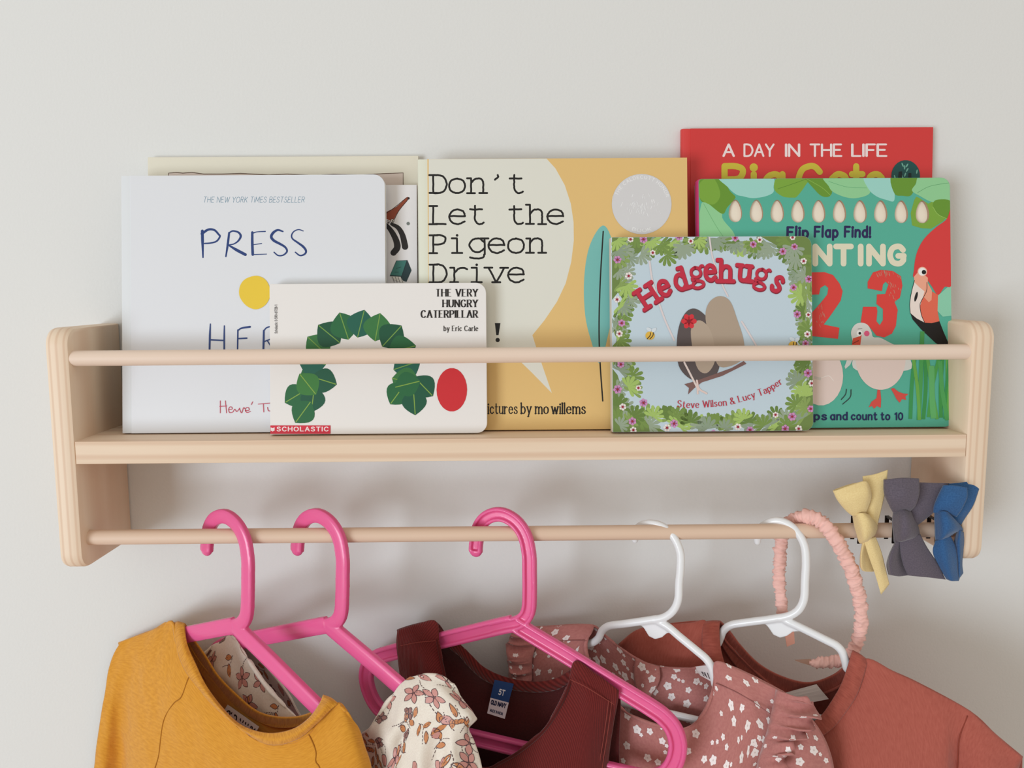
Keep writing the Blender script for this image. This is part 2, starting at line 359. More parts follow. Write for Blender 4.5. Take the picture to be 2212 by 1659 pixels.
def clip(poly, conv):
    """Sutherland-Hodgman against a convex outline"""
    P = [tuple(p) for p in poly]; N = len(conv)
    ar = sum(conv[i][0]*conv[(i+1) % N][1]-conv[(i+1) % N][0]*conv[i][1] for i in range(N)); sg = 1 if ar > 0 else -1
    for i in range(N):
        a, b = conv[i], conv[(i+1) % N]
        if abs(a[0]-b[0])+abs(a[1]-b[1]) < 1e-6: continue
        side = lambda p: sg*((b[0]-a[0])*(p[1]-a[1])-(b[1]-a[1])*(p[0]-a[0]))
        out = []
        for j in range(len(P)):
            p, q = P[j-1], P[j]; sp, sq = side(p), side(q)
            if (sp >= 0) != (sq >= 0):
                t = sp/(sp-sq); out.append((p[0]+(q[0]-p[0])*t, p[1]+(q[1]-p[1])*t))
            if sq >= 0: out.append(q)
        P = out
        if len(P) < 3: return None
    return np.array(P)

# ------------------------------------------------------------------ books
class Art:
    """print on a cover: polygons in photo pixels, later laid onto the cover board"""
    def __init__(s): s.items = []; s.z = 0
    def add(s, polys, col, holes=None):
        s.z += 1
        m = 0
        for p in (polys if isinstance(polys, list) else [polys]):
            ly = 0
            if isinstance(p, tuple): p, ly = p
            m = max(m, ly); s.items.append((np.asarray(p, float), col, s.z+ly, holes))
        s.z += m
    def poly(s, pts, col, smooth=False, holes=None):
        p = cr(np.array(pts, float), 5, True) if smooth else np.array(pts, float); s.add([p], col, holes)
    def line(s, pts, w, col, smooth=True, **k): s.add(ribbon(cr(np.array(pts, float), 6) if smooth else pts, w, **k), col)
BOOKS = 'picture books standing on the shelf'
class Book:
    def __init__(s, label, px, t, lean, cover, yb=None, rc=(0, 0, 0, 0), hinge=0., spine=None, pages=(236, 230, 218), board=True, art=None, holes=None, back=None, rough=.42, text_tint=None, hole_back=(244, 234, 216)):
        xl, xr, yt, ybp = px; xm = (xl+xr)/2; th = math.radians(lean); lift = t*math.sin(th)+.01
        P = onz(xm, ybp, lift) if yb is None else np.array([ony(xm, 800, yb)[0], yb, lift])
        s.n = np.array([0, -math.cos(th), math.sin(th)]); s.up = np.array([0, math.sin(th), math.cos(th)]); s.P = P
        top = onplane(xm, yt, P, s.n); H = np.dot(top-P, s.up)
        ym = (yt+min(ybp, 940))/2
        x0 = onplane(xl, ym, P, s.n)[0]; x1 = onplane(xr, ym, P, s.n)[0]; s.x0 = x0; Wd = x1-x0
        T = s.T = Thing('picture_book', label, 'book', ((x0+x1)/2, P[1], 0), BOOKS)
        pl = lambda a, b, e: np.array([x0+a, P[1], P[2]])+s.up*b-s.n*e
        bt = .2
        out = rrect(hinge, Wd, 0, H, rc)
        # front board with its print
        mats = [mat('cover_%d_%d_%d' % tuple(cover), cover, rough, .4)]; V, Fc, mi = [], [], []
        inner = rrect(hinge+.02, Wd-.02, .02, H-.02, [max(q-.02, 0) for q in rc]); hp = []
        if holes:
            hp = [np.array([[*s.loc(*p)] for p in h]) for h in holes]
            chV, chF = chamfer_prism(out, .02, .3, pl); base = len(chV); V += [tuple(v) for v in chV]
            Fc += [f for f in chF[2:]]
            zb, zt = min(h[:, 1].min() for h in hp)-.2, max(h[:, 1].max() for h in hp)+.2
            xs = [.02]+[(hp[i][:, 0].max()+hp[i+1][:, 0].min())/2 for i in range(len(hp)-1)]+[Wd-.02]
            flat = [clip(inner, [(-1, -1), (99, -1), (99, zb), (-1, zb)]), clip(inner, [(-1, zt), (99, zt), (99, 99), (-1, 99)])]
            for h, xa, xb in zip(hp, xs, xs[1:]):
                c = h.mean(0); an = [math.atan2(p[1]-c[1], p[0]-c[0]) for p in h]
                outer = []
                for t in an:
                    dx, dy = math.cos(t), math.sin(t)
                    k = min(((xb-c[0])/dx if dx > 1e-9 else (xa-c[0])/dx if dx < -1e-9 else 1e9), ((zt-c[1])/dy if dy > 1e-9 else (zb-c[1])/dy if dy < -1e-9 else 1e9)); outer.append(c+k*np.array([dx, dy]))
                for cx_, cz_ in ((xa, zb), (xb, zb), (xb, zt), (xa, zt)):
                    j = min(range(len(an)), key=lambda q: np.hypot(*(outer[q]-np.array([cx_, cz_])))); outer[j] = np.array([cx_, cz_])
                for i in range(len(h)):
                    j = (i+1) % len(h); flat.append(np.array([h[i], h[j], outer[j], outer[i]]))
            for e in (0., .3):
                for q in flat:
                    o = len(V); V += [tuple(pl(p[0], p[1], e)) for p in q]; Fc.append(tuple(range(o, o+len(q))))
            mi += [0]*len(Fc); mats.append(mat('cut_board_edge', (176, 146, 122), .8))
            for h in hp:
                o = len(V); k = len(h); V += [tuple(pl(p[0], p[1], 0.)) for p in h]+[tuple(pl(p[0], p[1], .3)) for p in h]
                for i in range(k): j = (i+1) % k; Fc.append((o+i, o+j, o+k+j, o+k+i)); mi.append(1)
            bt = .3
        else:
            V, Fc = chamfer_prism(out, .03, bt, pl); V = [tuple(v) for v in V]; mi = [0]*len(Fc)
        if art:
            idx = {}; stp = min(.0035, .05/max(art.z, 1))
            for p, col, z, hl in art.items:
                q = np.array([s.loc(*v) for v in p]); q = clip(q, inner)
                if q is None: continue
                key = tuple(col) if not isinstance(col, str) else col
                if key not in idx: idx[key] = len(mats); mats.append(ink(col, rough) if not key == 'silver' else mat('silver_foil', (218, 218, 221), .32, .5, Metallic=.15))
                o = len(V)
                if hl:
                    h = np.array([s.loc(*v) for v in hl[0]]); c = h.mean(0); k = len(h); rim = []
                    for v in h:
                        d = (v-c)/np.linalg.norm(v-c); best = 0
                        for i in range(len(q)):
                            p0, e_ = q[i-1], q[i]-q[i-1]; den = d[0]*e_[1]-d[1]*e_[0]
                            if abs(den) < 1e-9: continue
                            t_ = ((p0[0]-c[0])*e_[1]-(p0[1]-c[1])*e_[0])/den; u_ = ((p0[0]-c[0])*d[1]-(p0[1]-c[1])*d[0])/den
                            if t_ > 0 and 0 <= u_ <= 1: best = max(best, t_)
                        rim.append(c+d*best)
                    V += [tuple(pl(v[0], v[1], -stp*z)) for v in list(h)+rim]
                    for i in range(k): j = (i+1) % k; Fc.append((o+i, o+j, o+k+j, o+k+i)); mi.append(idx[key])
                else:
                    V += [tuple(pl(v[0], v[1], -stp*z)) for v in q]; Fc.append(tuple(range(o, o+len(q)))); mi.append(idx[key])
        build('front_cover', V, Fc, mats, mi, T, smooth=False)
        # spine with its front strip
        sp = spine or cover; hs = max(hinge+.06, .12)
        prof = [(hs, .05), (.1, .04), (.0, .12), (-.07, t*.35), (-.07, t*.65), (0, t-.12), (.1, t-.04), (hs, t-.05), (hs, t-.22), (.12, t-.24), (.12, .24), (hs, .22)]
        V = [pl(a, b, e) for b in (0.02, H-.02) for a, e in prof]; k = len(prof)
        Fc = [tuple(range(k)), tuple(range(k, 2*k))[::-1]]+[(i, (i+1) % k, k+(i+1) % k, k+i) for i in range(k)]
        sharp(build('spine', V, Fc, mat('spine_%d_%d_%d' % tuple(sp), sp, .45), thing=T, smooth=False), 50)
        # back board
        V, Fc = chamfer_prism(out, .03, .2, lambda a, b, e: pl(a, b, t-.2+e))
        (build('back_cover', V, Fc, mat('back_%d_%d_%d' % tuple(back or cover), back or cover, .5), thing=T, smooth=False))
        # pages
        m = mat('pages_%d_%d_%d' % tuple(pages), pages, .8); parts = []
        if board:
            y = bt+.015; nn = max(2, int((t-.2-bt)/.16)); dt = (t-.215-bt)/nn
            for i in range(nn): parts.append(chamfer_prism(rrect(.14, Wd-.02, .02, H-.02, [max(q-.02, 0) for q in rc]), .012, dt-.02, lambda a, b, e, y=y, i=i: pl(a, b, y+i*dt+e)))
        else: parts.append(chamfer_prism(rrect(.14, Wd-.3, .3, H-.3, (0, 0, 0, 0), 1), .01, t-.22-bt, lambda a, b, e: pl(a, b, bt+.01+e)))
        V, Fc = join(*parts); mm = [m]; fi = None
        if holes: mm = [mat('egg_cream_page', hole_back, .6)]
        build('page_block', V, Fc, mm, thing=T, smooth=False)
    def loc(s, px, py):
        Q = onplane(px, py, s.P, s.n); return Q[0]-s.x0, np.dot(Q-s.P, s.up)
R = random.Random(7)

# cream picture book at the back left
a = Art()
a.poly([(364, 374), (380, 372.5), (395, 374), (415, 372.5), (440, 376), (480, 376), (520, 374.5), (580, 378), (620, 376), (680, 379), (720, 376.5), (780, 378), (830, 375), (871, 373.5), (871, 800), (364, 800)], (216, 200, 190))
a.line([(364, 385), (364, 374), (380, 372.5), (395, 374), (415, 372.5), (440, 376), (480, 376), (520, 374.5), (580, 378), (620, 376), (680, 379), (720, 376.5), (780, 378), (830, 375), (871, 373.5), (871, 410), (871.5, 800)], 1.7, (96, 72, 56), smooth=False)
Book('cream picture book with a thin drawn frame, behind the white book at left', (322, 906, 338, 900), .6, 6, (228, 223, 206), yb=-3.3, board=False, art=a, hinge=.02)
# white book with the orange beak
a = Art()
a.poly([(826, 462), (836, 457), (856, 447), (876, 429), (880, 425), (884, 428), (880, 434), (868, 448), (857, 462), (851, 474), (846, 478), (828, 470)], (150, 72, 48))
a.line([(832, 462), (850, 450), (878, 427)], 1.2, (40, 28, 26)); a.line([(852, 474), (862, 455), (882, 430)], 1.2, (40, 28, 26)); a.add([disc(882.5, 428.5, 2.6)], (45, 32, 30))
a.line([(846, 484), (860, 492), (869, 507), (874, 527), (875, 533)], 13, (38, 35, 36), taper=[.5, .8, 1, 1.05]); a.line([(834, 485), (846, 500), (856, 520), (858, 535), (850, 546)], 13, (38, 35, 36), taper=[.6, .9, 1.1, 1])
a.add([disc(838, 480, 4), disc(847.5, 477, 4.5)], (40, 32, 32)); a.add([disc(838, 480, 3), disc(847.5, 477, 3.3)], (225, 216, 210)); a.add([disc(838.5, 480.5, 1.6), disc(848, 477.5, 1.7)], (30, 24, 24))
a.add([disc(881.7, 483, 3.6)], (120, 126, 122))
a.poly([(856, 563), (880, 562), (889, 584), (878, 609), (842, 596)], (38, 62, 66)); a.poly([(857, 564), (879, 563), (868, 596), (843, 594)], (62, 122, 114))
a.line([(853, 588), (861, 588)], 1, (34, 66, 66), False); a.line([(856, 580), (866, 577)], 1, (34, 66, 66), False); a.line([(868, 596), (879, 563)], 1.2, (30, 50, 54), False)
a.poly([(845, 597), (866, 598), (873, 612), (850, 604)], (226, 222, 214)); 
for i in range(4): a.line([(848+i*6, 598), (852+i*6, 610)], .9, (60, 58, 56), False)
Book('white book with an orange beak and a small teal book drawn on it', (560, 902, 400, 905), .5, 7, (234, 231, 232), yb=-4.6, board=False, art=a)
# white board book with the yellow dot
BL = (42, 66, 124); a = Art()
k = dict(round_cap=True)
a.add(text('THE NEW YORK TIMES BESTSELLER', 439, 437, 11.5, 1.15, fit=218, slant=.22, track=.26, jit=.25, rnd=R), (122, 152, 172))
for pts, tp in (([(437, 499), (437.5, 520), (438.5, 556)], [1, 1, .5]), ([(436, 505), (450, 496), (463, 497), (472, 506), (475, 511), (468, 521), (455, 525), (442, 526)], [.9, .7, .6, .5]),
    ([(495, 503), (492, 528), (488, 554)], [.7, .8, .5]), ([(495, 503), (503, 499), (515, 502), (520, 510), (515, 520), (505, 527), (493, 529)], [.5, .6, .8, .5, .3]), ([(493, 529), (511, 540), (530, 550)], [.5, 1, 1]),
    ([(545, 502), (545, 525), (546, 550)], [.8, .9, .9]), ([(545, 504), (555, 501), (573, 500)], [.5, .3, .4]), ([(546, 529), (565, 526)], [.3, .4]), ([(546, 550), (576, 549)], [.4, .3]),
    ([(611, 500), (600, 497), (590, 503), (586, 512), (592, 520), (605, 527), (616, 534), (620, 543), (612, 551), (601, 552), (592, 545)], [.5, .9, .9, .7, .5, .4]),
    ([(655, 499), (645, 496), (635, 500), (630, 508), (632, 516), (643, 524), (655, 533), (661, 542), (658, 549), (648, 552), (638, 545)], [.3, .4, .5, .8, .6, .4]),
    ([(454.5, 700), (453.5, 725), (452.5, 768)], [.4, .7, .6]), ([(484.7, 704), (484.5, 730), (484.5, 770)], [.4, .6, .6]), ([(453, 734), (484, 735.5)], [.7, .6]),
    ([(514, 713), (513.5, 740), (513, 768)], [.5, .5, .4]), ([(514, 714), (522, 709), (540, 706)], [.4, .6, .7]), ([(514, 731.5), (533, 730.5)], [.6, .7]), ([(513, 768), (538, 767)], [.4, .5]),
    ([(570, 714), (569.5, 740), (568.5, 769)], [.6, .7, .6]), ([(570, 715), (576, 708), (588, 706), (597, 715), (588, 730), (571, 738)], [.4, .5, .4]), ([(577, 735), (598, 768)], [.5, .6])):
    a.line(pts, 6.2 if len(pts) != 2 else 5, BL, taper=tp)
a.poly([(550, 596), (566, 599), (578, 610), (584, 628), (582, 645), (572, 660), (556, 668), (540, 665), (526, 654), (517, 637), (519, 617), (530, 603)], (236, 203, 66), True)
RDH = (196, 66, 92)
for pts in ([(476, 866), (476, 892)], [(487, 866), (489.5, 892)], [(475, 878), (490, 877)], [(494, 885), (501, 884), (501, 880), (497, 879), (494, 884), (496, 891), (503, 890), (507, 884), (511, 889), (514, 887), (518, 882)], [(517, 882), (522, 892), (526, 881), (529, 883)],
    [(530, 887), (538, 886), (537, 881), (532, 881), (530, 887), (534, 891), (541, 889)], [(543, 874), (546, 868)], [(558, 873), (583, 871)], [(569, 872), (570, 890)], [(578, 880), (580, 887), (586, 888)]):
    a.line(pts, 1.5, RDH)
Book('white book with blue hand lettering and a yellow dot, at the left end', (262, 833, 378, 934), .9, 7, (226, 229, 235), rc=(0, .9, 1.0, 0), hinge=.82, spine=(222, 226, 230), art=a, rough=.3)
# yellow book with the speech bubble
BUB = (225, 225, 215); a = Art()
a.poly([(926, 300), (1150, 300), (1180, 342), (1200, 364), (1220, 400), (1233, 440), (1239, 480), (1239.5, 520), (1234, 565), (1222, 612), (1203, 652), (1176, 692), (1150, 724), (1163, 765), (1192, 849), (1150, 806), (1118, 775), (1060, 783), (980, 780), (926, 770)], BUB)
zt = a.z
for i, (s_, y) in enumerate((('Don\'t', 417), ('Let the', 484), ('Pigeon', 546.5), ('Drive', 610))):
    x = 928.
    for j, ch in enumerate(s_):
        if ch == ' ': x += 42.4; continue
        wd = {'i': 0, '\'': 7, 't': 27, 'r': 27, 'D': 29, 'P': 26, 'L': 27, 'n': 26, 'h': 26}.get(ch, 34)
        off = {'i': 17, '\'': 14, 't': 3, 'r': 6}.get(ch, 0)
        ps, _ = glyph(ch, 38.5, 4.3, serif=8.5 if ch not in "i't" else (11 if ch == 'i' else 0), xh=.82, width=wd or None, jit=.45, rnd=R)
        a.z = zt; a.add([(p+np.array([x+off+(5 if ch in 'nhr' else 0)+8*(ch in 'DLP'), y]), l) for p, l in ps], (26, 25, 25)); x += 42.4
a.z += 8
a.add([disc(1074, 407 - 26, 0.1)], (26, 25, 25))
a.poly([(1069, 698), (1081, 698), (1077, 724), (1072, 724)], (26, 25, 25)); a.add([disc(1075, 734.5, 4.6)], (26, 25, 25))
a.poly([(1302, 487), (1322, 520), (1330, 590), (1326, 660), (1312, 730), (1296, 786), (1278, 740), (1264, 680), (1262, 600), (1274, 530)], (122, 190, 184), True)
a.line([(1303, 500), (1297, 600), (1294, 700), (1296, 780), (1302, 866)], 3, (34, 32, 30))
for i, (s_, x0, x1) in enumerate((('words and p', 930, 1050), ('ictures', 1055, 1117), ('by', 1126, 1147), ('mo', 1157, 1184), ('willems', 1192, 1264))):
    a.add(text(s_, x0, 893.5, 21, 3.4, fit=x1-x0, contrast=.45, serif=2.2, track=.25, xh=.7), (30, 26, 24))
a.add([disc(1386, 441, 64.5, 65, n=48)], (212, 212, 216)); a.add([disc(1386, 441, 62.5, 63, n=48)], 'silver')
rel = (238, 239, 241)
a.add(text('THE CALDECOTT HONOR', 0, 0, 6.5, .9, track=.35, path=[(1386+55*math.cos(math.radians(t)), 441+55*math.sin(math.radians(t))) for t in range(200, 345, 12)]), rel)
a.add(text('BOOK', 0, 0, 6.5, .9, track=.35, path=[(1386+60*math.cos(math.radians(t)), 441+60*math.sin(math.radians(t))) for t in range(110, 66, -8)]), rel)
for q in range(46):
    x, y = 1386+R.gauss(0, 24), 444+R.gauss(0, 14); d = R.uniform(-.5, .5); l = R.uniform(3, 10)
    a.add(ribbon([(x, y), (x+l*d, y+l)], R.uniform(.6, 1.4)), rel)
Book('yellow picture book with a pale speech bubble and a silver seal', (905, 1487, 342, 928), 1.0, 7, (228, 192, 126), board=False, hinge=.82, spine=(224, 225, 208), art=a)
# red book
a = Art()
for s_, x0, x1 in (('A', 1563, 1585), ('DAY', 1608, 1671), ('IN', 1698, 1726), ('THE', 1751, 1817), ('LIFE', 1841, 1914)):
    a.add(text(s_, x0, 337, 25, 4, fit=x1-x0, track=.2), (240, 222, 222))
for s_, x0, x1 in (('B', 1565, 1608), ('i', 1628, 1629), ('g', 1651, 1690), ('C', 1724, 1772), ('a', 1794, 1830), ('t', 1840, 1864), ('s', 1875, 1906)):
    ps, adv = glyph(s_, 62, 13.5, xh=.72, width=x1-x0); a.add([(p+np.array([x0, 421]), l) for p, l in ps], (203, 186, 62))
a.add([disc(1956, 380, 31, 34)], (28, 78, 76))
for q in range(16):
    x, y = 1956+R.uniform(-25, 25), 372+R.uniform(-22, 20); r_ = R.uniform(-.6, .6)
    if (x-1956)**2+(y-380)**2 < 27**2: a.add([disc(x, y, 1.6, 5, r_, 8)], (110, 168, 150))
a.poly([(1941, 371), (1948, 370), (1948, 400), (1938, 400)], (16, 30, 32)); a.poly([(1962, 374), (1968, 374), (1969, 400), (1961, 400)], (16, 30, 32))
Book('tall red book with white and yellow title, behind the teal book', (1473, 2010, 276, 905), .9, 3.6, (212, 58, 58), yb=-2.45, board=False, hinge=.75, spine=(214, 62, 60), art=a)
# teal counting book with egg windows
TEAL = (84, 176, 154); a = Art()
def egg(cx, cy=457):
    ts = np.linspace(0, 2*math.pi, 29)[:-1]
    return np.array([(cx+14.3*math.sin(t)*(1+.18*math.cos(t-math.pi)), cy-(24.5*math.cos(t))+2*math.sin(t)**2) for t in ts])
HX = [1588.5, 1634, 1679, 1723.5, 1768.5, 1813.5, 1858, 1902.5, 1947, 1992.5]
HOLES = [egg(x, 455.5+.25*i) for i, x in enumerate(HX)]
AQ, MINT, LEAF, LEAF2 = (158, 214, 204), (146, 206, 152), (124, 168, 62), (104, 150, 50)
a.poly([(1515, 440), (1512, 560), (1568, 575), (1588, 540), (1586, 505), (1560, 470), (1568, 442), (1550, 446)], MINT, True); a.line([(1520, 440), (1548, 490), (1576, 530)], 1, (110, 176, 120))
a.poly([(1512, 380), (1560, 380), (1575, 410), (1588, 424), (1586, 431), (1571, 448), (1560, 462), (1530, 440), (1512, 430)], LEAF2, True); a.poly([(1512, 395), (1540, 384), (1556, 420), (1540, 442), (1512, 428)], LEAF, True)
a.poly([(1556, 380), (1662, 380), (1671, 405), (1669, 417), (1650, 425), (1625, 428), (1605, 424), (1590, 420), (1572, 404)], AQ, True)
a.poly([(1684, 380), (1746, 382), (1740, 400), (1722, 424), (1712, 427), (1690, 424), (1672, 407)], LEAF, True); a.poly([(1740, 382), (1782, 384), (1797, 410), (1792, 424), (1776, 424), (1760, 410)], LEAF2, True)
a.line([(1680, 408), (1710, 398), (1744, 386)], 1.1, (90, 134, 44)); a.line([(1742, 386), (1775, 405), (1794, 422)], 1.1, (140, 184, 80))
a.poly([(1782, 380), (1870, 380), (1880, 405), (1876, 420), (1850, 428), (1826, 426), (1800, 415), (1790, 402)], MINT, True); a.line([(1790, 392), (1830, 404), (1872, 406)], .9, (100, 170, 120))
a.poly([(1868, 380), (1928, 380), (1932, 410), (1931, 434), (1915, 432), (1893, 424), (1876, 408)], AQ, True); a.poly([(1926, 380), (1978, 380), (1976, 402), (1968, 422), (1950, 423), (1932, 418)], LEAF2, True)
a.poly([(1976, 428), (1980, 424), (2005, 440), (2030, 424), (2060, 430), (2060, 445), (2045, 473), (2012, 494), (1990, 493), (1970, 487), (1967, 460)], LEAF, holes=[HOLES[9]])
a.poly([(1978, 398), (1990, 380), (2060, 380), (2060, 432), (2035, 436), (2012, 436), (1988, 424), (1970, 412)], MINT, True); a.line([(1982, 416), (2010, 402), (2056, 394)], 1, (96, 160, 110))
a.poly([(2015, 446), (2022, 432), (2053, 434), (2053, 462), (2045, 473), (2026, 462)], LEAF2, True); a.line([(2015, 447), (2026, 463), (2046, 473)], 1, (160, 200, 100))
for s_, x0, x1, y in (('Flip', 1701, 1745, 512), ('Fl@p', 1760, 1809, 511), ('Find!', 1825, 1879, 511)):
    a.add(text(s_, x0, y, 21, 5, fit=x1-x0, track=.32, xh=.68, angle=.02), (38, 34, 84))
for ch, x0, x1 in (('C', 1570, 1604), ('O', 1622, 1664), ('U', 1680, 1714), ('N', 1761, 1792), ('T', 1806, 1838), ('I', 1859, 1859.5), ('N', 1877, 1907), ('G', 1922, 1953)):
    ps, _ = glyph(ch, 37, 12.5, width=x1-x0); a.add([(p+np.array([x0, 569.5]), l) for p, l in ps], (226, 221, 196))
RD = (218, 66, 60)
def brush(pts, w, **k):
    P = cr(np.array(pts, float), 8); P = P+np.array([[R.uniform(-.5, .5), R.uniform(-.5, .5)] for _ in P]); a.add(ribbon(P, w, round_cap=False, **k), RD)
a.poly([(1738, 598), (1754, 588.5), (1781, 588), (1799, 594), (1813, 612), (1820, 629), (1816, 649), (1804, 667), (1790, 687), (1779, 701), (1813, 708), (1810, 732), (1754, 726), (1738, 724), (1738, 694), (1754, 675), (1772, 655), (1787, 636), (1789, 622), (1782, 616), (1772, 622), (1769, 636), (1738, 637)], RD)
a.poly([(1874, 623), (1874, 609), (1885.6, 588.5), (1903, 583), (1929, 585.6), (1946, 597), (1949, 617.5), (1943.5, 643.5), (1932, 652), (1939, 669.6), (1937.5, 680), (1935, 704), (1926.6, 720.5), (1910, 729), (1893, 725), (1878, 706), (1859, 696), (1864, 662.7), (1893, 662.7), (1895, 672), (1893, 694), (1900, 702.5), (1907, 691.6), (1907, 667.5), (1893, 656.7), (1894, 636), (1912, 635), (1919, 614.5), (1913, 608.4), (1907, 614.5), (1905, 629)], RD)
for q in range(46):
    x, y = R.choice([(R.uniform(1915, 1946), R.uniform(588, 645)), (R.uniform(1762, 1782), R.uniform(655, 700)), (R.uniform(1880, 1940), R.uniform(584, 596))]); l = R.uniform(3, 9)
    a.add(ribbon([(x, y), (x+l*.3, y+l)], R.uniform(.5, 1.0), round_cap=False), (178, 150, 130))
    a.z -= 1
a.z += 1
a.poly([(2024, 640), (2056, 612), (2056, 682), (2036, 684), (2025, 672)], (140, 206, 176))
a.poly([(2058, 448), (2045, 473), (2023, 490), (2001, 510), (1987, 530), (1978, 554), (1974, 583), (1974, 600), (2000, 604), (2012, 618), (2026, 637), (2040, 620), (2058, 604)], (216, 62, 62), True)
a.poly([(1974, 598), (1984, 586), (1994, 592), (2004, 600), (2004, 612), (2012, 626), (2010, 652), (1996, 640), (1975, 612)], (238, 168, 142))
a.poly([(1975, 610), (1985, 620), (2000, 632), (1990, 652), (1987, 662), (1990, 680), (1997, 697), (1980, 688), (1966, 677), (1965, 655), (1969, 630)], (236, 222, 214))
a.poly([(2001, 628), (2006, 648), (2014, 630), (2026, 637), (2025, 672), (2029, 694), (2012, 698), (1997, 697), (1990, 680), (1987, 662), (1990, 652)], (226, 106, 82))
a.poly([(2002, 610), (2013, 628), (2012, 648), (2006, 653), (1994, 640)], (236, 160, 132))
a.line([(2002, 610), (2001, 629), (1990, 650), (1987, 660), (1990, 680), (1997, 697)], 1.3, (24, 20, 22))
a.poly([(1966, 676), (1980, 688), (1997, 697), (2012, 698), (2029, 694), (2037.5, 716), (2050, 745), (2047, 757), (2021, 741), (1989, 711), (1971, 690)], (22, 20, 22)); a.line([(1975, 606), (1969, 630), (1965, 655), (1966, 677)], 1.2, (30, 24, 24))
a.add([disc(1992, 587, 10.5)], (240, 176, 152)); a.add([disc(1992, 587, 8.6)], (240, 240, 238)); a.add([disc(1995.5, 588, 4.8)], (24, 22, 24)); a.add([disc(1978.5, 641, 3, 11, .25, 14)], (26, 24, 26))
EGG = (226, 206, 198)
a.add([disc(1773, 812, 48, 64)], EGG); a.poly([(1758, 812), (1774, 816), (1772, 822), (1757, 818)], (206, 196, 188)); a.line([(1774, 816), (1790, 812), (1800, 822)], 1, (240, 232, 226))
a.poly([(1842, 740), (1838, 718), (1846, 702), (1860, 697), (1874, 702), (1882, 716), (1886, 728), (1902, 730), (1930, 744), (1956, 752), (1966, 775), (1960, 800), (1850, 800), (1845, 760)], (214, 213, 208), True); 
a.poly([(1902+54*math.cos(t), 774+68*math.sin(t)) for t in np.linspace(-.12, math.pi+.12, 30)], EGG)
a.add([disc(1872, 720.5, 6)], (224, 92, 132)); a.add([disc(1856.5, 720, 6.4)], (242, 242, 240)); a.add([disc(1857, 720, 3)], (24, 22, 24)); a.line([(1853, 711), (1862, 710)], .9, (70, 66, 66))
a.poly([(1842, 731), (1858, 726), (1861, 722), (1858, 746), (1840, 746)], (214, 78, 54)); a.line([(1842, 742), (1854, 736)], 2, (140, 44, 36))
a.poly([(1829, 778), (1841, 778), (1836, 788), (1826, 797), (1824, 792)], (206, 208, 202))
a.line([(1828, 841), (1826, 852), (1817, 863)], 2, (46, 60, 58)); a.line([(1838, 842), (1836, 858), (1820, 873)], 2, (46, 60, 58))
FT = (212, 78, 70)
a.poly([(1895, 842), (1901, 842), (1903, 862), (1902, 881), (1894, 877), (1888, 883), (1883, 877), (1876, 880), (1882, 868), (1893, 860)], FT); a.poly([(1924, 840), (1930, 838), (1940, 846), (1950, 850), (1962, 851), (1955, 857), (1957, 864), (1948, 862), (1943, 870), (1936, 862), (1930, 850)], FT)
for x, y0, x2, w, c in ((1992, 716, 1984, 9, (74, 158, 84)), (1977, 760, 1966, 8, (58, 150, 84)), (1972, 770, 1986, 7, (106, 172, 76)), (1998, 770, 1994, 8, (58, 146, 76)), (2003, 772, 2024, 7, (92, 166, 80)), (2027, 774, 2005, 7, (74, 158, 76)), (2036, 766, 2032, 8, (62, 148, 74)), (2046, 776, 2050, 8, (98, 172, 78)), (2050, 770, 2040, 6, (60, 150, 80)), (2012, 790, 2016, 12, (96, 176, 106)), (2030, 780, 2046, 9, (80, 164, 92))):
    a.line([(x, y0), ((x+x2)/2+R.uniform(-4, 4), (y0+905)/2), (x2, 905+R.uniform(-4, 4))], w, c, round_cap=False)
for s_, x0, x1 in (('Lift the fl@', 1575, 1742), ('ps', 1759, 1784), ('@nd', 1794, 1829), ('count', 1839, 1893), ('to', 1903, 1921), ('10', 1933, 1949)):
    a.add(text(s_, x0, 906.5, 14.5, 3, fit=x1-x0, track=.3, xh=.72), (30, 36, 84))
Book('teal board book with ten egg shaped windows and a red flamingo', (1512, 2055, 385, 924), 1.5, 7, TEAL, rc=(0, .7, .8, .25), hinge=0., spine=(206, 62, 120), art=a, holes=HOLES)
# long white board book, the one with leaves (plain leaf picture)
a = Art()
for (t0, t1, c, rx, ry, n_) in ((-190, 14, (742, 800), 118, 140, 11),):
    for i in range(n_):
        t = math.radians(t0+(t1-t0)*i/(n_-1)); x, y = c[0]+.88*rx*math.cos(t)+34, c[1]+.72*ry*math.sin(t); ang = t+math.radians(12*((i % 3)-1))
        l = 62; wd = 31; q = np.array([(u*l, wd*math.sin(math.pi*(u+.5))**.9*(1-.18*u)*s_) for s_, us in ((1, np.linspace(-.5, .5, 11)), (-1, np.linspace(.5, -.5, 11)[1:-1])) for u in us])
        ca, sa = math.cos(ang), math.sin(ang); q = np.stack([x+q[:, 0]*ca-q[:, 1]*sa, y+q[:, 0]*sa+q[:, 1]*ca], 1)
        a.poly(q, [(38, 104, 62), (30, 96, 78), (56, 118, 64), (26, 84, 58)][i % 4]); a.line([(x-l*.48*ca, y-l*.48*sa), (x+l*.46*ca, y+l*.46*sa)], 2, (118, 158, 72), False)
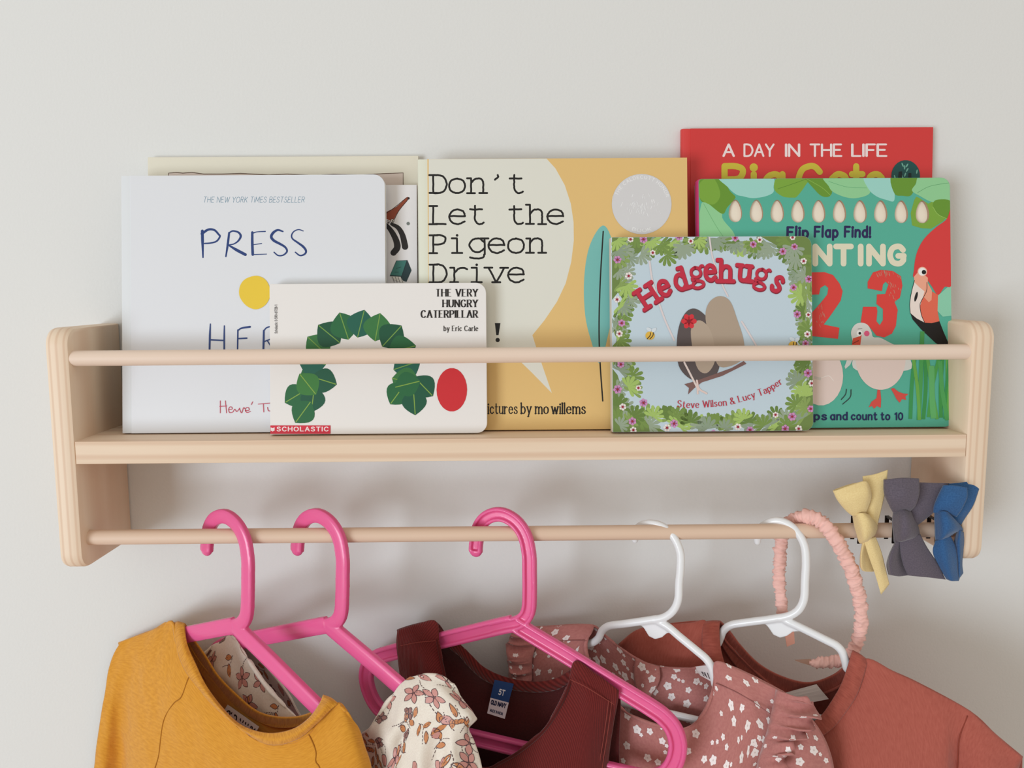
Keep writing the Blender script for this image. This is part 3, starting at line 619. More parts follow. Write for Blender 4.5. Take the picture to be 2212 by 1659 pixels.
for (x, y, ang) in ((640, 855, 2.6), (676, 862, 1.7), (700, 822, .3), (665, 830, .9), (860, 850, 2.2), (895, 868, 1.5), (915, 835, .8), (655, 890, 2.2), (880, 830, 2.9)):
    l, wd = 58, 27; q = np.array([(u*l, wd*math.sin(math.pi*(u+.5))**.9*s_) for s_, us in ((1, np.linspace(-.5, .5, 11)), (-1, np.linspace(.5, -.5, 11)[1:-1])) for u in us]); ca, sa = math.cos(ang), math.sin(ang)
    q = np.stack([x+q[:, 0]*ca-q[:, 1]*sa, y+q[:, 0]*sa+q[:, 1]*ca], 1); a.poly(q, R.choice([(38, 104, 62), (60, 124, 58), (28, 88, 64)])); a.line([(x-l*.45*ca, y-l*.45*sa), (x+l*.45*ca, y+l*.45*sa)], 2, (132, 168, 70), False)
a.add([disc(976, 842, 33, 47)], (208, 44, 52)); 
BK = (32, 28, 28)
for s_, x0, y, h in (('THE VERY', 941, 640, 15), ('HUNGRY', 956, 663, 15), ('CATERPILLAR', 909, 686, 15)):
    a.add(text(s_, x0+1, y, h, 3.6, fit=1030-x0, contrast=.28, serif=2.6, track=.3, space=.5, cap=False), BK)
a.add(text('by Eric Carle', 959, 715, 11, 1.9, fit=73, contrast=.35, serif=1.5, track=.3, cap=False), BK)
a.poly([(570, 919), (714, 919), (714, 937), (570, 937)], (214, 44, 66)); a.add(text('SCHOLASTIC', 599, 931, 8.6, 1.7, fit=110, track=.38), (244, 232, 234))
a.poly([(585, 923), (589, 924.5), (593.5, 923), (593.5, 930), (589, 932), (585, 930)], (244, 232, 234))
a.add(text('Scholastic 0-590-61728-1', 599, 720, 5.4, .8, fit=61, angle=-math.pi/2, track=.25), (60, 56, 58))
Book('long white board book in front, with green leaf picture and red strip', (583, 1051, 612, 937), 1.15, 7, (236, 233, 231), rc=(0, .85, .9, .1), hinge=0., spine=(232, 229, 226), art=a)
# square board book with leaf border
a = Art(); GR = [(138, 164, 92), (120, 148, 76), (152, 168, 146), (166, 196, 108), (142, 160, 138), (104, 132, 66)]
SKY = (196, 214, 226)
def palm(x, y, r, ang, col):
    for j in range(7):
        t = ang+(j-3)*.52; l = r*(1-.06*abs(j-3)); q = np.array([(0, 0), (.35*l, .09*l), (.7*l, .15*l), (.92*l, .12*l), (l, 0), (.92*l, -.12*l), (.7*l, -.15*l), (.35*l, -.09*l)])
        ca, sa = math.cos(t), math.sin(t); a.add([np.stack([x+q[:, 0]*ca-q[:, 1]*sa, y+q[:, 0]*sa+q[:, 1]*ca], 1)], col); a.z -= 1
    a.z += 1
for cx, cy, sx_, sy_ in ((1322, 508, 1, 1), (1758, 508, -1, 1), (1758, 935, -1, -1), (1322, 935, 1, -1)):
    a.poly([(cx, cy), (cx+sx_*120, cy), (cx+sx_*70, cy+sy_*28), (cx+sx_*32, cy+sy_*62), (cx+sx_*12, cy+sy_*125), (cx, cy+sy_*140)], (112, 136, 74)); a.z -= 1
a.z += 1
z0 = a.z
for i in range(170):
    t = 2*math.pi*i/170+R.uniform(-.03, .03); ca, sa = math.cos(t), math.sin(t)
    mx = max(abs(ca), abs(sa)); f = 1.0/mx; x, y = 1540+212*ca*f, 721+207*sa*f
    corner = min(1, (abs(ca)*abs(sa))*2); dep = R.uniform(0, 8)+44*corner**1.5*R.uniform(0, 1)
    x -= ca*dep; y -= sa*dep
    a.z = z0+(i % 5); palm(x, y, R.uniform(22, 31), math.atan2(-sa, -ca)+R.uniform(-.7, .7), GR[(i*5+R.randrange(3)) % 6])
a.z = z0+7
for (x, y, c) in ((1362, 517, 0), (1390, 517, 1), (1467, 511, 1), (1492, 521, 0), (1588, 514, 1), (1627, 528, 1), (1641, 518, 0), (1712, 513, 0), (1716, 533, 1), (1691, 543, 1), (1736, 564, 0), (1410, 546, 0), (1334, 561, 1), (1358, 596, 0), (1333, 647, 0), (1343, 698, 1), (1338, 721, 0), (1747, 603, 1), (1714, 621, 1), (1722, 679, 1), (1746, 680, 0), (1744, 722, 0), (1740, 742, 1), (1341, 787, 1), (1334, 841, 1), (1390, 870, 1), (1345, 879, 0), (1366, 910, 1), (1368, 929, 0), (1456, 915, 1), (1441, 924, 0), (1541, 936, 1), (1594, 922, 0), (1620, 929, 1), (1675, 896, 0), (1711, 900, 1), (1696, 926, 1), (1725, 926, 0), (1745, 806, 1), (1753, 828, 0), (1751, 883, 1), (1379, 838, 0)):
    r_ = R.uniform(7, 9.5) if c else R.uniform(6, 8)
    a.add([disc(x+.52*r_*math.cos(p), y+.52*r_*math.sin(p), r_*.52, r_*.42, p, 12) for p in [2*math.pi*q/6+x for q in range(6)]], (208, 146, 196) if c else (240, 232, 230)); a.add([disc(x, y, 2.7, n=10)], (158, 38, 58))
ROPE = (222, 212, 214)
a.line([(1403, 565), (1410, 610), (1432, 680), (1456, 735)], 4, ROPE); a.line([(1532, 512), (1540, 560), (1560, 615), (1572, 640)], 3.5, ROPE); a.line([(1602, 695), (1620, 724), (1650, 775)], 4, ROPE)
HC = (196, 46, 70); HD = (140, 34, 54)
LT = (('H', 1399, 639, -.58, .5), ('e', 1435, 624, -.42, .33), ('d', 1468, 604, -.3, .5), ('%', 1506, 600, -.16, .22), ('e', 1534, 591, -.08, .33), ('h', 1567, 586, .02, .5), ('u', 1608, 592, .1, .33), ('%', 1643, 604, .22, .22), ('s', 1678, 615, .5, .33))
for dx, col, ww in ((2.2, HD, 9.6), (0, HC, 8.6)):
    zt = a.z
    for ch, x, y, r_, yc in LT: a.z = zt; a.add(place_glyph(ch, x+dx*.3, y+dx, r_, 42, ww*(.7 if ch == '%' else 1), yc=yc, sx=1.06 if ch != '%' else 1.2, serif=8, xh=.76), col)
    a.z = zt+9
STN = (92, 82, 82); BRN = (176, 158, 140)
a.poly([(1462, 740), (1468, 700), (1484, 672), (1505, 668), (1530, 690), (1548, 730), (1555, 780), (1545, 812), (1520, 824), (1490, 818), (1466, 790)], STN, True)
a.poly([(1524, 690), (1530, 656), (1552, 640), (1576, 650), (1592, 690), (1606, 735), (1606, 772), (1580, 790), (1552, 790), (1538, 750)], BRN, True); a.poly([(1492, 716), (1508, 692), (1530, 706), (1542, 740), (1544, 780), (1526, 806), (1504, 790)], (182, 164, 146), True)
a.poly([(1478, 830), (1500, 824), (1580, 795), (1606, 780), (1612, 786), (1560, 812), (1516, 826), (1500, 838), (1486, 852), (1488, 838)], (128, 96, 92))
a.line([(1478, 783), (1497, 820), (1508, 842)], 4, (228, 212, 206)); a.line([(1505, 822), (1510, 840), (1526, 850)], 4, (228, 206, 200)); a.line([(1506, 828), (1507, 850)], 4, (228, 206, 200))
a.add([disc(1488+9*math.cos(p), 694+9*math.sin(p), 8, 6, p, 12) for p in [2*math.pi*q/6 for q in range(6)]], (214, 52, 62)); a.add([disc(1488, 694, 4)], (130, 30, 44))
for x, y in ((1404, 725), (1713, 746)):
    a.add([disc(x-2, y-13, 7, 4, .5, 12), disc(x+8, y-12, 7, 4, -.6, 12)], (214, 224, 232)); a.add([disc(x, y, 10, 9)], (226, 184, 76))
    for q in (-2, 4): a.line([(x+q-4, y+7), (x+q+2, y), (x+q+3, y-6)], 1.8, (52, 40, 36))
a.add(text('Steve Wilson & Lucy Tapper', 0, 0, 14, 2.1, contrast=.4, serif=1.7, track=.27, space=.42, path=[(1463, 879), (1490, 881), (1516, 880), (1545, 878), (1572, 875), (1600, 868), (1636, 857), (1664, 845), (1690, 828)], cap=False), (190, 44, 66))
Book('square pale blue board book with a leafy flowered border', (1322, 1755, 511, 932), 1.5, 7, SKY, rc=(0, .75, .8, .1), hinge=0., spine=(206, 196, 184), art=a)

# ------------------------------------------------------------------ clothes hangers
class Plane:
    """upright plane of a hanger through the rod: x on the rod, angle to the wall"""
    def __init__(s, X, phi): s.P = np.array([X, YL, ZL]); s.e = np.array([math.cos(phi), -math.sin(phi), 0]); s.n = np.array([-math.sin(phi), -math.cos(phi), 0])
    def px(s, x, y, b=0.):
        Q = onplane(x, y, s.P+s.n*b, s.n)
        if Q[1] > -1.6: Q = ony(x, y, -.5-1.1*math.exp(-(Q[1]+1.6)/1.1)-.25*(b+1.2)*(1-math.exp(-(Q[1]+1.6)/1.1)))   # cloth lies against the wall
        return Q
    def at(s, u, h, b=0.): return s.P+s.e*u+np.array([0, 0, h])+s.n*b
    def loc(s, Q): d = np.asarray(Q)-s.P; return d@s.e, d[2], d@s.n
def fuse(o, vox, it=4):
    r = o.modifiers.new('fuse', 'REMESH'); r.mode = 'VOXEL'; r.voxel_size = vox*S; r.use_smooth_shade = True
    m = o.modifiers.new('soften', 'SMOOTH'); m.iterations = it; m.factor = .5
PL = [Plane(-25.45, .53), Plane(-17.4, .505), Plane(-1.55, .43), Plane(12.22, .48), Plane(22.98, .45)]
HG = 'pink plastic hangers on the rod'
def pink_hanger(pl, label, tilt, grooved, kl=1., kr=1.):
    T = Thing('clothes_hanger', label, 'hanger', pl.P, HG)
    ct, st = math.cos(tilt), math.sin(tilt)
    def L(pts, n=8, k=1.):
        q = cr(np.array(pts, float), n); q = np.stack([.93+(q[:, 0]-.93)*k, np.where(k != 1, -8.2+(q[:, 1]+8.2)*(.55+.225*(kl+kr)), q[:, 1])], 1) if k != 1 else q; return [pl.at(u*ct+h*st, h*ct-u*st) for u, h in q]
    def profile(w, t):
        base = [(-w, 0), (-w*.96, -t*.7), (-w*.6, -t), (w*.6, -t), (w*.96, -t*.7), (w, 0), (w*.96, t*.7)]
        return base+([(w*.72, t*1.05), (w*.5, t*.9), (w*.42, t*.15), (-w*.42, t*.15), (-w*.5, t*.9), (-w*.72, t*1.05)] if grooved else [(w*.6, t), (w*.2, t*1.12), (-w*.2, t*1.12), (-w*.6, t)])+[(-w*.96, t*.7)]
    hook = L([(-2.85, -2.0), (-2.8, -1.3), (-2.55, .1), (-1.75, 1.2), (-.45, 1.68), (.9, 1.25), (1.85, .15), (2.28, -1.5), (2.33, -3.2), (2.33, -5.0), (2.25, -6.4), (1.9, -7.25), (1.2, -7.85), (.1, -8.25), (-1.4, -8.82)])
    larm = L([(.7, -8.02), (-.6, -8.5), (-4.6, -10.1), (-9, -11.85), (-12.4, -13.25), (-13.8, -13.95), (-14.7, -14.9), (-15.0, -16.3), (-14.6, -17.85), (-13.7, -19.05), (-12.3, -19.65), (-10.6, -19.8), (-5, -19.8), (.93, -19.8)], k=kl)
    rarm = L([(.95, -8.05), (2.4, -8.62), (6.4, -10.15), (10.8, -11.9), (14.2, -13.25), (15.6, -13.95), (16.5, -14.9), (16.85, -16.3), (16.5, -17.85), (15.6, -19.05), (14.2, -19.65), (12.4, -19.8), (7, -19.8), (.6, -19.8)], k=kr)
    parts = [sweep(hook, profile(.64, .34), pl.n)]+[sweep(p, profile(.76, .36), pl.n) for p in (larm, rarm)]
    # rounded ends of the hook and a small web under the neck
    ball = lambda p: sweep([p+np.array([0, 0, d]) for d in (-.5, -.42, -.25, 0, .25)], circ(1, 16), scale=[.12, .32, .47, .54, .5], nrm=(1, 0, 0))
    a, b = hook[0], hook[0]
    tipc = [pl.at(((-2.85)*ct+(-2.0)*st)+u*.0, -2.0*ct+2.85*st+h) for u, h in ((0, .2), (0, 0), (0, -.2), (0, -.36), (0, -.46))]
    parts.append(sweep(tipc, [(x, y*.62) for x, y in circ(1, 16)], pl.n, scale=[.60, .61, .53, .37, .14]))
    V, Fc = join(*parts)
    o = build('hanger_body', V, Fc, PINK_PL, thing=T); fuse(o, .055, 5); return T
pink_hanger(PL[0], 'pink plastic hanger holding the mustard top', .075, False, .86, .80)
pink_hanger(PL[1], 'pink plastic hanger holding the cream flowered top', .06, False, .9, .84)
pink_hanger(PL[2], 'pink plastic hanger holding the maroon pinafore', .0, True, .99, .91)
HW = 'white plastic hangers on the rod'
def white_hanger(pl, label, hookpx, lpx, rpx, finpx):
    T = Thing('clothes_hanger', label, 'hanger', pl.P, HW)
    def U(pts): return cr(np.array([pl.px(*p) for p in pts]), 7)
    prof = [(x*.36, y*.33) for x, y in circ(1, 16)]
    parts = []
    for pts in (hookpx, lpx, rpx):
        pth = pts if isinstance(pts, np.ndarray) else U(pts)
        sc = np.ones(len(pth)); k = 5
        for i in range(k): sc[i] = .55+.45*(i/k)**.5; sc[-1-i] = sc[i] if pts is hookpx else 1
        parts.append(sweep(pth, prof, pl.n, scale=sc))
    fx, fy = np.mean(finpx, axis=0); fin = [pl.px(fx+(p[0]-fx)*1.22, fy+(p[1]-fy)*1.3+2) for p in finpx]; k = len(fin); V = [p+pl.n*.09 for p in fin]+[p-pl.n*.09 for p in fin]
    parts.append((V, [tuple(range(k)), tuple(range(k, 2*k))[::-1]]+[(i, k+i, k+(i+1) % k, (i+1) % k) for i in range(k)]))
    o = build('hanger_body', *join(*parts), WHITE_PL, thing=T); fuse(o, .06, 5); return T
def arms(pl, side, pts, endu):
    """photo-visible arm points, then on along the shoulder, round the corner and into the lower bar"""
    P = [pl.px(*p) for p in pts]; u, h, _ = pl.loc(P[-1]); s = 1 if side > 0 else -1
    for u2, h2 in ((u+s*.9, h+.2), (u+s*2.2, h-.1), (s*(endu-1.4), -13.6), (s*(endu-.3), -14.3), (s*endu, -15.3), (s*(endu-.9), -16.2), (s*(endu-2.2), -16.45), (s*.5, -16.5)): P.append(pl.at(u2, h2))
    return cr(np.array(P), 7)
pl = PL[3]
white_hanger(pl, 'white plastic hanger holding the dusty rose dress', [(1372, 1172), (1372, 1150), (1384, 1136), (1406, 1131), (1432, 1138), (1455, 1160), (1469, 1192), (1470, 1225), (1467, 1260), (1465, 1295), (1455, 1318), (1438, 1332), (1418, 1338), (1400, 1341)],
    arms(pl, -1, [(1440, 1333), (1400, 1340), (1345, 1348), (1316, 1352), (1301, 1362), (1293, 1378), (1280, 1388), (1262, 1391)], 13),
    arms(pl, 1, [(1416, 1341), (1440, 1352), (1470, 1377), (1503, 1404), (1526, 1424), (1538, 1444), (1543, 1466), (1548, 1482)], 12.5),
    [(1382, 1345), (1396, 1355), (1405, 1369), (1416, 1374), (1428, 1371), (1437, 1364), (1452, 1362), (1440, 1348), (1416, 1340)])
pl = PL[4]
white_hanger(pl, 'white plastic hanger holding the rust sweatshirt', [(1636, 1176), (1638, 1150), (1650, 1135), (1676, 1125), (1702, 1132), (1724, 1152), (1738, 1180), (1741, 1215), (1739, 1255), (1737, 1292), (1727, 1315), (1710, 1328), (1690, 1334), (1668, 1338)],
    arms(pl, -1, [(1710, 1329), (1668, 1337), (1615, 1344), (1580, 1350), (1563, 1362), (1556, 1378), (1549, 1392), (1535, 1398)], 13),
    arms(pl, 1, [(1688, 1337), (1712, 1347), (1745, 1363), (1785, 1383), (1806, 1394), (1819, 1408), (1826, 1428), (1832, 1446)], 12.5),
    [(1652, 1343), (1664, 1352), (1674, 1366), (1686, 1371), (1698, 1368), (1708, 1361), (1724, 1360), (1712, 1346), (1686, 1337)])

# ------------------------------------------------------------------ clothes
def wob(p, f, seed): return noise.noise(Vector((p[0]*f+seed*7.3, p[1]*f+seed*3.1, p[2]*f)))
class Cloth:
    """cloth sheet: control rows of (photo x, photo y, offset) laid on a hanger plane; closed rings allowed"""
    def __init__(s, pl, rows, nu=6, nv=6, drops=(), closed=False, wr=(0, .3), th=.09, seed=1, lip=None, world=False, flare=0.):
        ctrl = [[(pl.px(*p) if not world else np.array(p, float)) for p in r] for r in rows]
        if lip is not None:
            l2 = []
            for (x, y, b), Q in zip(rows[0], ctrl[0]): l2.append(pl.px(x, y, max(b, lip) if lip > 0 else min(b, lip))-np.array([0, 0, .12]))
            ctrl.insert(1, l2)
            if lip > 0: ctrl.insert(0, [Q-(pl.n*(.42 if p[2] < .35 else .1)+np.array([0, 0, .2 if p[2] < .35 else .12]))*min(1, .2+.5*min(i, len(rows[0])-1-i)) for i, (p, Q) in enumerate(zip(rows[0], ctrl[0]))])
            else: ctrl[0] = [Q-np.array([0, 0, .16]) for Q in ctrl[0]]
        s.r0 = 0 if lip is None else (2 if lip > 0 else 1); s.nu, s.nv = nu, nv
        last = ctrl[-1]
        if len(drops):
            zs = np.array([q[2] for q in last]); z0 = zs.mean()
            for d in drops:
                row = []
                for i, q in enumerate(last):
                    u = (i/(len(last)-1)-.5)*2; zt = min(q[2]-.25*d, z0-d) if d > 4 else q[2]*.5+(z0)*.5-d
                    row.append(np.array([q[0], q[1], min(zt, q[2]-.5)])+pl.e*u*flare*d)
                ctrl.append(row)
        G = np.array(ctrl); G = cr(G, nv)
        G = np.swapaxes(cr(np.swapaxes(G, 0, 1), nu, closed), 0, 1)
        s.closed = closed
        s.pl, s.G = pl, G; s.normals()
        if wr[0]:
            D = np.array([[wob(q, wr[1], seed)*wr[0]+wob(q*np.array([1, 1, .45]), wr[1]*2.3, seed+3)*wr[0]*.5 for q in r] for r in G])
            env = np.clip(np.arange(len(G))/(nv*2.), 0, 1)[:, None] if not closed else 1
            s.G = G+s.N*(D*env)[..., None]; s.normals()
        s.th = th
        dv = np.linalg.norm(np.diff(s.G, axis=0), axis=2).mean(1); du = np.linalg.norm(np.diff(s.G, axis=1), axis=2).mean(0)
        s.vv, s.uu = np.r_[0, np.cumsum(dv)], np.r_[0, np.cumsum(du)]
        s.extra = []; s.mats = []
    def normals(s):
        G = s.G
        if s.closed:
            gu = np.roll(G, -1, 1)-np.roll(G, 1, 1)
        else: gu = np.gradient(G, axis=1)
        gv = np.gradient(G, axis=0); N = np.cross(gu, gv); N /= np.linalg.norm(N, axis=2)[..., None]+1e-9
        if (N@s.pl.n).mean() < 0: N = -N
        s.N = N
    def on(s, row, col, off=.02):
        """point by control row / column"""
        v = (1+row if row < 0 else (1+row*2 if row < 1 and s.r0 == 2 else s.r0+row))*s.nv; u = col*s.nu; i, j = int(round(v)), int(round(u))
        return s.G[min(i, len(s.G)-1), min(j, s.G.shape[1]-1)]+s.N[min(i, len(s.G)-1), min(j, s.G.shape[1]-1)]*off
    def idx(s, fu, fv, off):
        i, j = min(max(int(fv), 0), s.G.shape[0]-2), min(max(int(fu), 0), s.G.shape[1]-2); a, b = fv-i, fu-j
        f = lambda A: (A[i, j]*(1-b)+A[i, j+1]*b)*(1-a)+(A[i+1, j]*(1-b)+A[i+1, j+1]*b)*a
        return f(s.G)+f(s.N)*off
    def at(s, x, y, off=0.):
        """point on the sheet at arc coordinates in cm"""
        fu, fv = np.interp(x, s.uu, np.arange(len(s.uu))), np.interp(y, s.vv, np.arange(len(s.vv)))
        i, j = min(int(fv), s.G.shape[0]-2), min(int(fu), s.G.shape[1]-2); a, b = fv-i, fu-j
        f = lambda A: (A[i, j]*(1-b)+A[i, j+1]*b)*(1-a)+(A[i+1, j]*(1-b)+A[i+1, j+1]*b)*a
        return f(s.G)+f(s.N)*off
    def decal(s, poly, m, off=.012):
        o = s.org if getattr(s, 'org', None) is not None else poly.mean(0)
        if not (.1 < o[0] < s.uu[-1]-.1 and .1 < o[1] < s.vv[-1]-.1): return
        fu, fv = np.interp(o[0], s.uu, np.arange(len(s.uu))), np.interp(o[1], s.vv, np.arange(len(s.vv)))
        i, j = min(max(int(fv), 1), s.G.shape[0]-3), min(max(int(fu), 1), s.G.shape[1]-3)
        lu = np.linalg.norm(s.G[i, j+2]-s.G[i, j-1])/3+1e-6
        i0, i1 = max(i-8, 0), min(i+8, len(s.G)-1); cv = np.clip(np.linalg.norm(np.diff(s.G[i0:i1+1, j], axis=0), axis=1).sum()/(s.vv[i1]-s.vv[i0]+1e-6), .5, 2)
        q = [(fu+(x-o[0])/lu, np.interp(o[1]+(y-o[1])/cv, s.vv, np.arange(len(s.vv)))) for x, y in np.vstack([poly, poly.mean(0)])]
        if min(p[0] for p in q) < .2 or max(p[0] for p in q) > s.G.shape[1]-1.2 or min(p[1] for p in q) < .2 or max(p[1] for p in q) > s.G.shape[0]-1.2: return
        pts = [s.idx(x, y, off) for x, y in q]; s.extra.append((pts if len(poly) > 4 else pts[:-1], m))
    def mesh(s, name, m, thing, parent=None, side=1):
        A, B = s.G+s.N*(0 if side > 0 else 0), s.G-s.N*s.th; R_, Cc = s.G.shape[:2]; k = R_*Cc
        V = [tuple(p) for p in A.reshape(-1, 3)]+[tuple(p) for p in B.reshape(-1, 3)]; Fc = []
        W = Cc if s.closed else Cc-1
        for i in range(R_-1):
            for j in range(W):
                a, b, c, d = i*Cc+j, i*Cc+(j+1) % Cc, (i+1)*Cc+(j+1) % Cc, (i+1)*Cc+j
                Fc += [(a, b, c, d), (k+d, k+c, k+b, k+a)]
        for j in range(W):
            e = (j+1) % Cc; Fc += [(j, k+j, k+e, e), ((R_-1)*Cc+j, (R_-1)*Cc+e, k+(R_-1)*Cc+e, k+(R_-1)*Cc+j)]
        if not s.closed:
            for i in range(R_-1):
                a, d = i*Cc, (i+1)*Cc; Fc.append((a, d, k+d, k+a)); a += Cc-1; d += Cc-1; Fc.append((a, k+a, k+d, d))
        uu = s.uu if len(s.uu) == Cc else np.arange(Cc)
        UV = [(x*.1, y*.1) for y in s.vv for x in uu]*2
        mats = [m]; mi = [0]*len(Fc)
        for pts, dm in s.extra:
            if dm not in mats: mats.append(dm)
            o = len(V); V += [tuple(p) for p in pts]; UV += [(0, 0)]*len(pts)
            if len(pts) > 4:
                k_ = len(pts)-1
                for i in range(k_): Fc.append((o+i, o+(i+1) % k_, o+k_)); mi.append(mats.index(dm))
            else: Fc.append(tuple(range(o, o+len(pts)))); mi.append(mats.index(dm))
        return build(name, V, Fc, mats, mi, thing, parent, True, UV)
def stitch(name, pts, r, m, thing, parent=None, closed=False):
    V, Fc = sweep(cr(np.array(pts), 6), circ(r, 8)); return build(name, V, Fc, m, thing=thing, parent=parent)
def rows_b(row, pl, bots, bmin):
    """further rows below a back edge, dropping straight down and settling at offset bmin"""
    return row
CG = 'clothes on hangers under the shelf'
def label_mesh(name, corners, fill, inks, thing, parent=None, pl=None):
    """sewn label: thin plate; corners tl,tr,br,bl in 3D; inks = [(polys in unit coords, colour)]"""
    a, b, c, d = [np.array(q) for q in corners]; n_ = np.cross(b-a, d-a); n_ /= np.linalg.norm(n_)
    if np.dot(n_, EYE-a) < 0: n_ = -n_
    f = lambda u, v, o: (a*(1-u)+b*u)*(1-v)+(d*(1-u)+c*u)*v+n_*o
    V, Fc, mi, mats = [], [], [], []
    for (v0, v1, col) in fill:
        o = len(V); nb = 5
        if col not in mats: mats.append(col)
        for e in (.03, 0.):
            for k in range(nb+1):
                v = v0+(v1-v0)*k/nb
                for u in (0, 1): V.append(f(u, v, e+.05*math.sin(v*5)))
        q = (nb+1)*2
        for k in range(nb): Fc += [(o+2*k, o+2*k+1, o+2*k+3, o+2*k+2), (o+q+2*k, o+q+2*k+2, o+q+2*k+3, o+q+2*k+1), (o+2*k, o+2*k+2, o+q+2*k+2, o+q+2*k), (o+2*k+1, o+q+2*k+1, o+q+2*k+3, o+2*k+3)]
        mi += [mats.index(col)]*(4*nb)
    for polys, col in inks:
        if col not in mats: mats.append(col)
        for p in polys:
            p, ly = p if isinstance(p, tuple) else (p, 0)
            o = len(V); V += [f(x, y, .04+.002*ly+.05*math.sin(y*5)) for x, y in p]; Fc.append(tuple(range(o, o+len(p)))); mi.append(mats.index(col))
    return build(name, V, Fc, [ink(c_) for c_ in mats], mi, thing, parent, False)
def flower(x, y, r, rot, n_=5):
    t = np.linspace(0, 2*math.pi, 21)[:-1]; q = r*(.9+.16*np.cos(n_*t)); return np.stack([x+q*np.cos(t+rot), y+q*np.sin(t+rot)], 1)
def leafp(x, y, l, w, rot):
    u = np.r_[np.linspace(-.5, .5, 7), np.linspace(.5, -.5, 7)[1:-1]]; sg = np.r_[np.ones(7), -np.ones(5)]
    q = np.stack([u*l, sg*w*.5*np.cos(u*math.pi)**.8], 1) if True else None
    c, s_ = math.cos(rot), math.sin(rot); return np.stack([x+q[:, 0]*c-q[:, 1]*s_, y+q[:, 0]*s_+q[:, 1]*c], 1)
def sketch(sh, path, w, m, dash=None):
    P = resample(cr(np.array(path, float), 6), 26)
    for i in range(len(P)-1):
        if dash and (i % 3 == 2): continue
        for q in ribbon(P[i:i+2], w, round_cap=False): sh.decal(q, m, .026)

def below(row, pl, steps):
    """append (drop px, b) rows to a photo row"""
    return [[(x, y+d, b*kb+ab) for x, y, b in row] for d, kb, ab in steps]

# ---- mustard raglan top
pl = PL[0]
T = Thing('raglan_shirt', 'mustard yellow knit raglan top on the leftmost pink hanger', 'shirt', pl.at(0, -14), CG)
rows = [
 [(257, 1389, -.1), (285, 1378, .0), (312, 1369, .0), (340, 1360, .0), (373, 1349, .2), (388, 1418, 1.3), (432, 1490, 1.8), (510, 1566, 2.2), (580, 1607, 2.4), (650, 1594, 1.9), (698, 1548, 1.0), (729, 1519, .2), (748, 1535, .0)],
 [(240, 1425, -.3), (262, 1420, .7), (290, 1424, 1.0), (320, 1434, 1.3), (354, 1446, 1.6), (380, 1490, 2.0), (432, 1545, 2.4), (510, 1610, 2.6), (580, 1640, 2.7), (655, 1635, 2.3), (710, 1600, 1.5), (748, 1570, .9), (775, 1572, 0)],
 [(227, 1490, -.4), (244, 1495, .7), (268, 1505, .9), (303, 1528, 1.7), (345, 1545, 2.1), (385, 1570, 2.5), (435, 1610, 2.8), (510, 1660, 3.), (580, 1680, 3.), (655, 1675, 2.6), (715, 1650, 1.9), (765, 1620, 1.1), (790, 1612, 0)],
 [(215, 1565, -.5), (233, 1575, .9), (264, 1585, -.3), (290, 1608, 2.0), (335, 1630, 2.6), (385, 1650, 2.9), (435, 1680, 3.1), (510, 1720, 3.2), (580, 1735, 3.2), (660, 1730, 2.9), (725, 1710, 2.2), (776, 1670, 1.2), (801, 1655, 0)],
 [(203, 1650, -.5), (225, 1660, 1.0), (262, 1668, -1.9), (286, 1685, 2.0), (330, 1700, 2.9), (385, 1720, 3.1), (435, 1745, 3.3), (510, 1780, 3.4), (580, 1790, 3.4), (660, 1785, 3.), (730, 1770, 2.3), (782, 1730, 1.2), (806, 1715, 0)],
 [(193, 1740, -.5), (218, 1750, 1.0), (262, 1755, -2.4), (286, 1770, 2.0), (330, 1780, 3.), (385, 1795, 3.2), (435, 1815, 3.3), (510, 1850, 3.4), (580, 1860, 3.4), (660, 1855, 3.), (732, 1840, 2.3), (785, 1800, 1.2), (809, 1785, 0)]]
c = Cloth(pl, rows, 7, 9, (8, 20), wr=(.12, .45), seed=2, lip=.4); fp = c.mesh('front_panel', MUSTARD, T)
back = [(257, 1389, -.15), (330, 1362, -.1), (374, 1348, -.2), (436, 1432, -1.4), (520, 1522, -1.8), (600, 1566, -1.8), (655, 1562, -1.5), (704, 1542, -.9), (731, 1519, -.2), (749, 1536, -.1)]
def bk(row, bm, ds=(40, 110, 220, 360)): return [row]+[[(x+(8 if i < 2 else 0), y+d, min(b, 0)*.4+bm) for i, (x, y, b) in enumerate(row)] for d in ds]
bp = Cloth(pl, bk(back, -1.0), 5, 6, (8, 20), wr=(.06, .4), seed=4, lip=-.4).mesh('back_panel', MUSTARD, T)
topr = [(399, 1346, .1), (404, 1388, 1.0), (422, 1432, 1.4), (448, 1484, 1.8), (489, 1537, 2.1), (528, 1569, 2.3), (580, 1583, 2.4), (630, 1575, 2.2), (665, 1552, 1.6), (688, 1522, .9), (698, 1500, .1), (688, 1527, -.7), (650, 1545, -1.0), (600, 1547, -1.3), (555, 1534, -1.5), (513, 1500, -1.5), (472, 1458, -1.4), (445, 1415, -1.1), (420, 1380, -.6)]
midr = [(384, 1342, .1), (394, 1397, 1.4), (411, 1440, 1.75), (438, 1487, 2.1), (479, 1536, 2.4), (521, 1574, 2.6), (580, 1598, 2.75), (636, 1588, 2.5), (675, 1559, 1.9), (702, 1527, 1.2), (716, 1507, .1), (697, 1537, -1.), (653, 1558, -1.35), (600, 1562, -1.65), (551, 1550, -1.85), (507, 1515, -1.85), (465, 1471, -1.75), (438, 1428, -1.45), (408, 1380, -.9)]
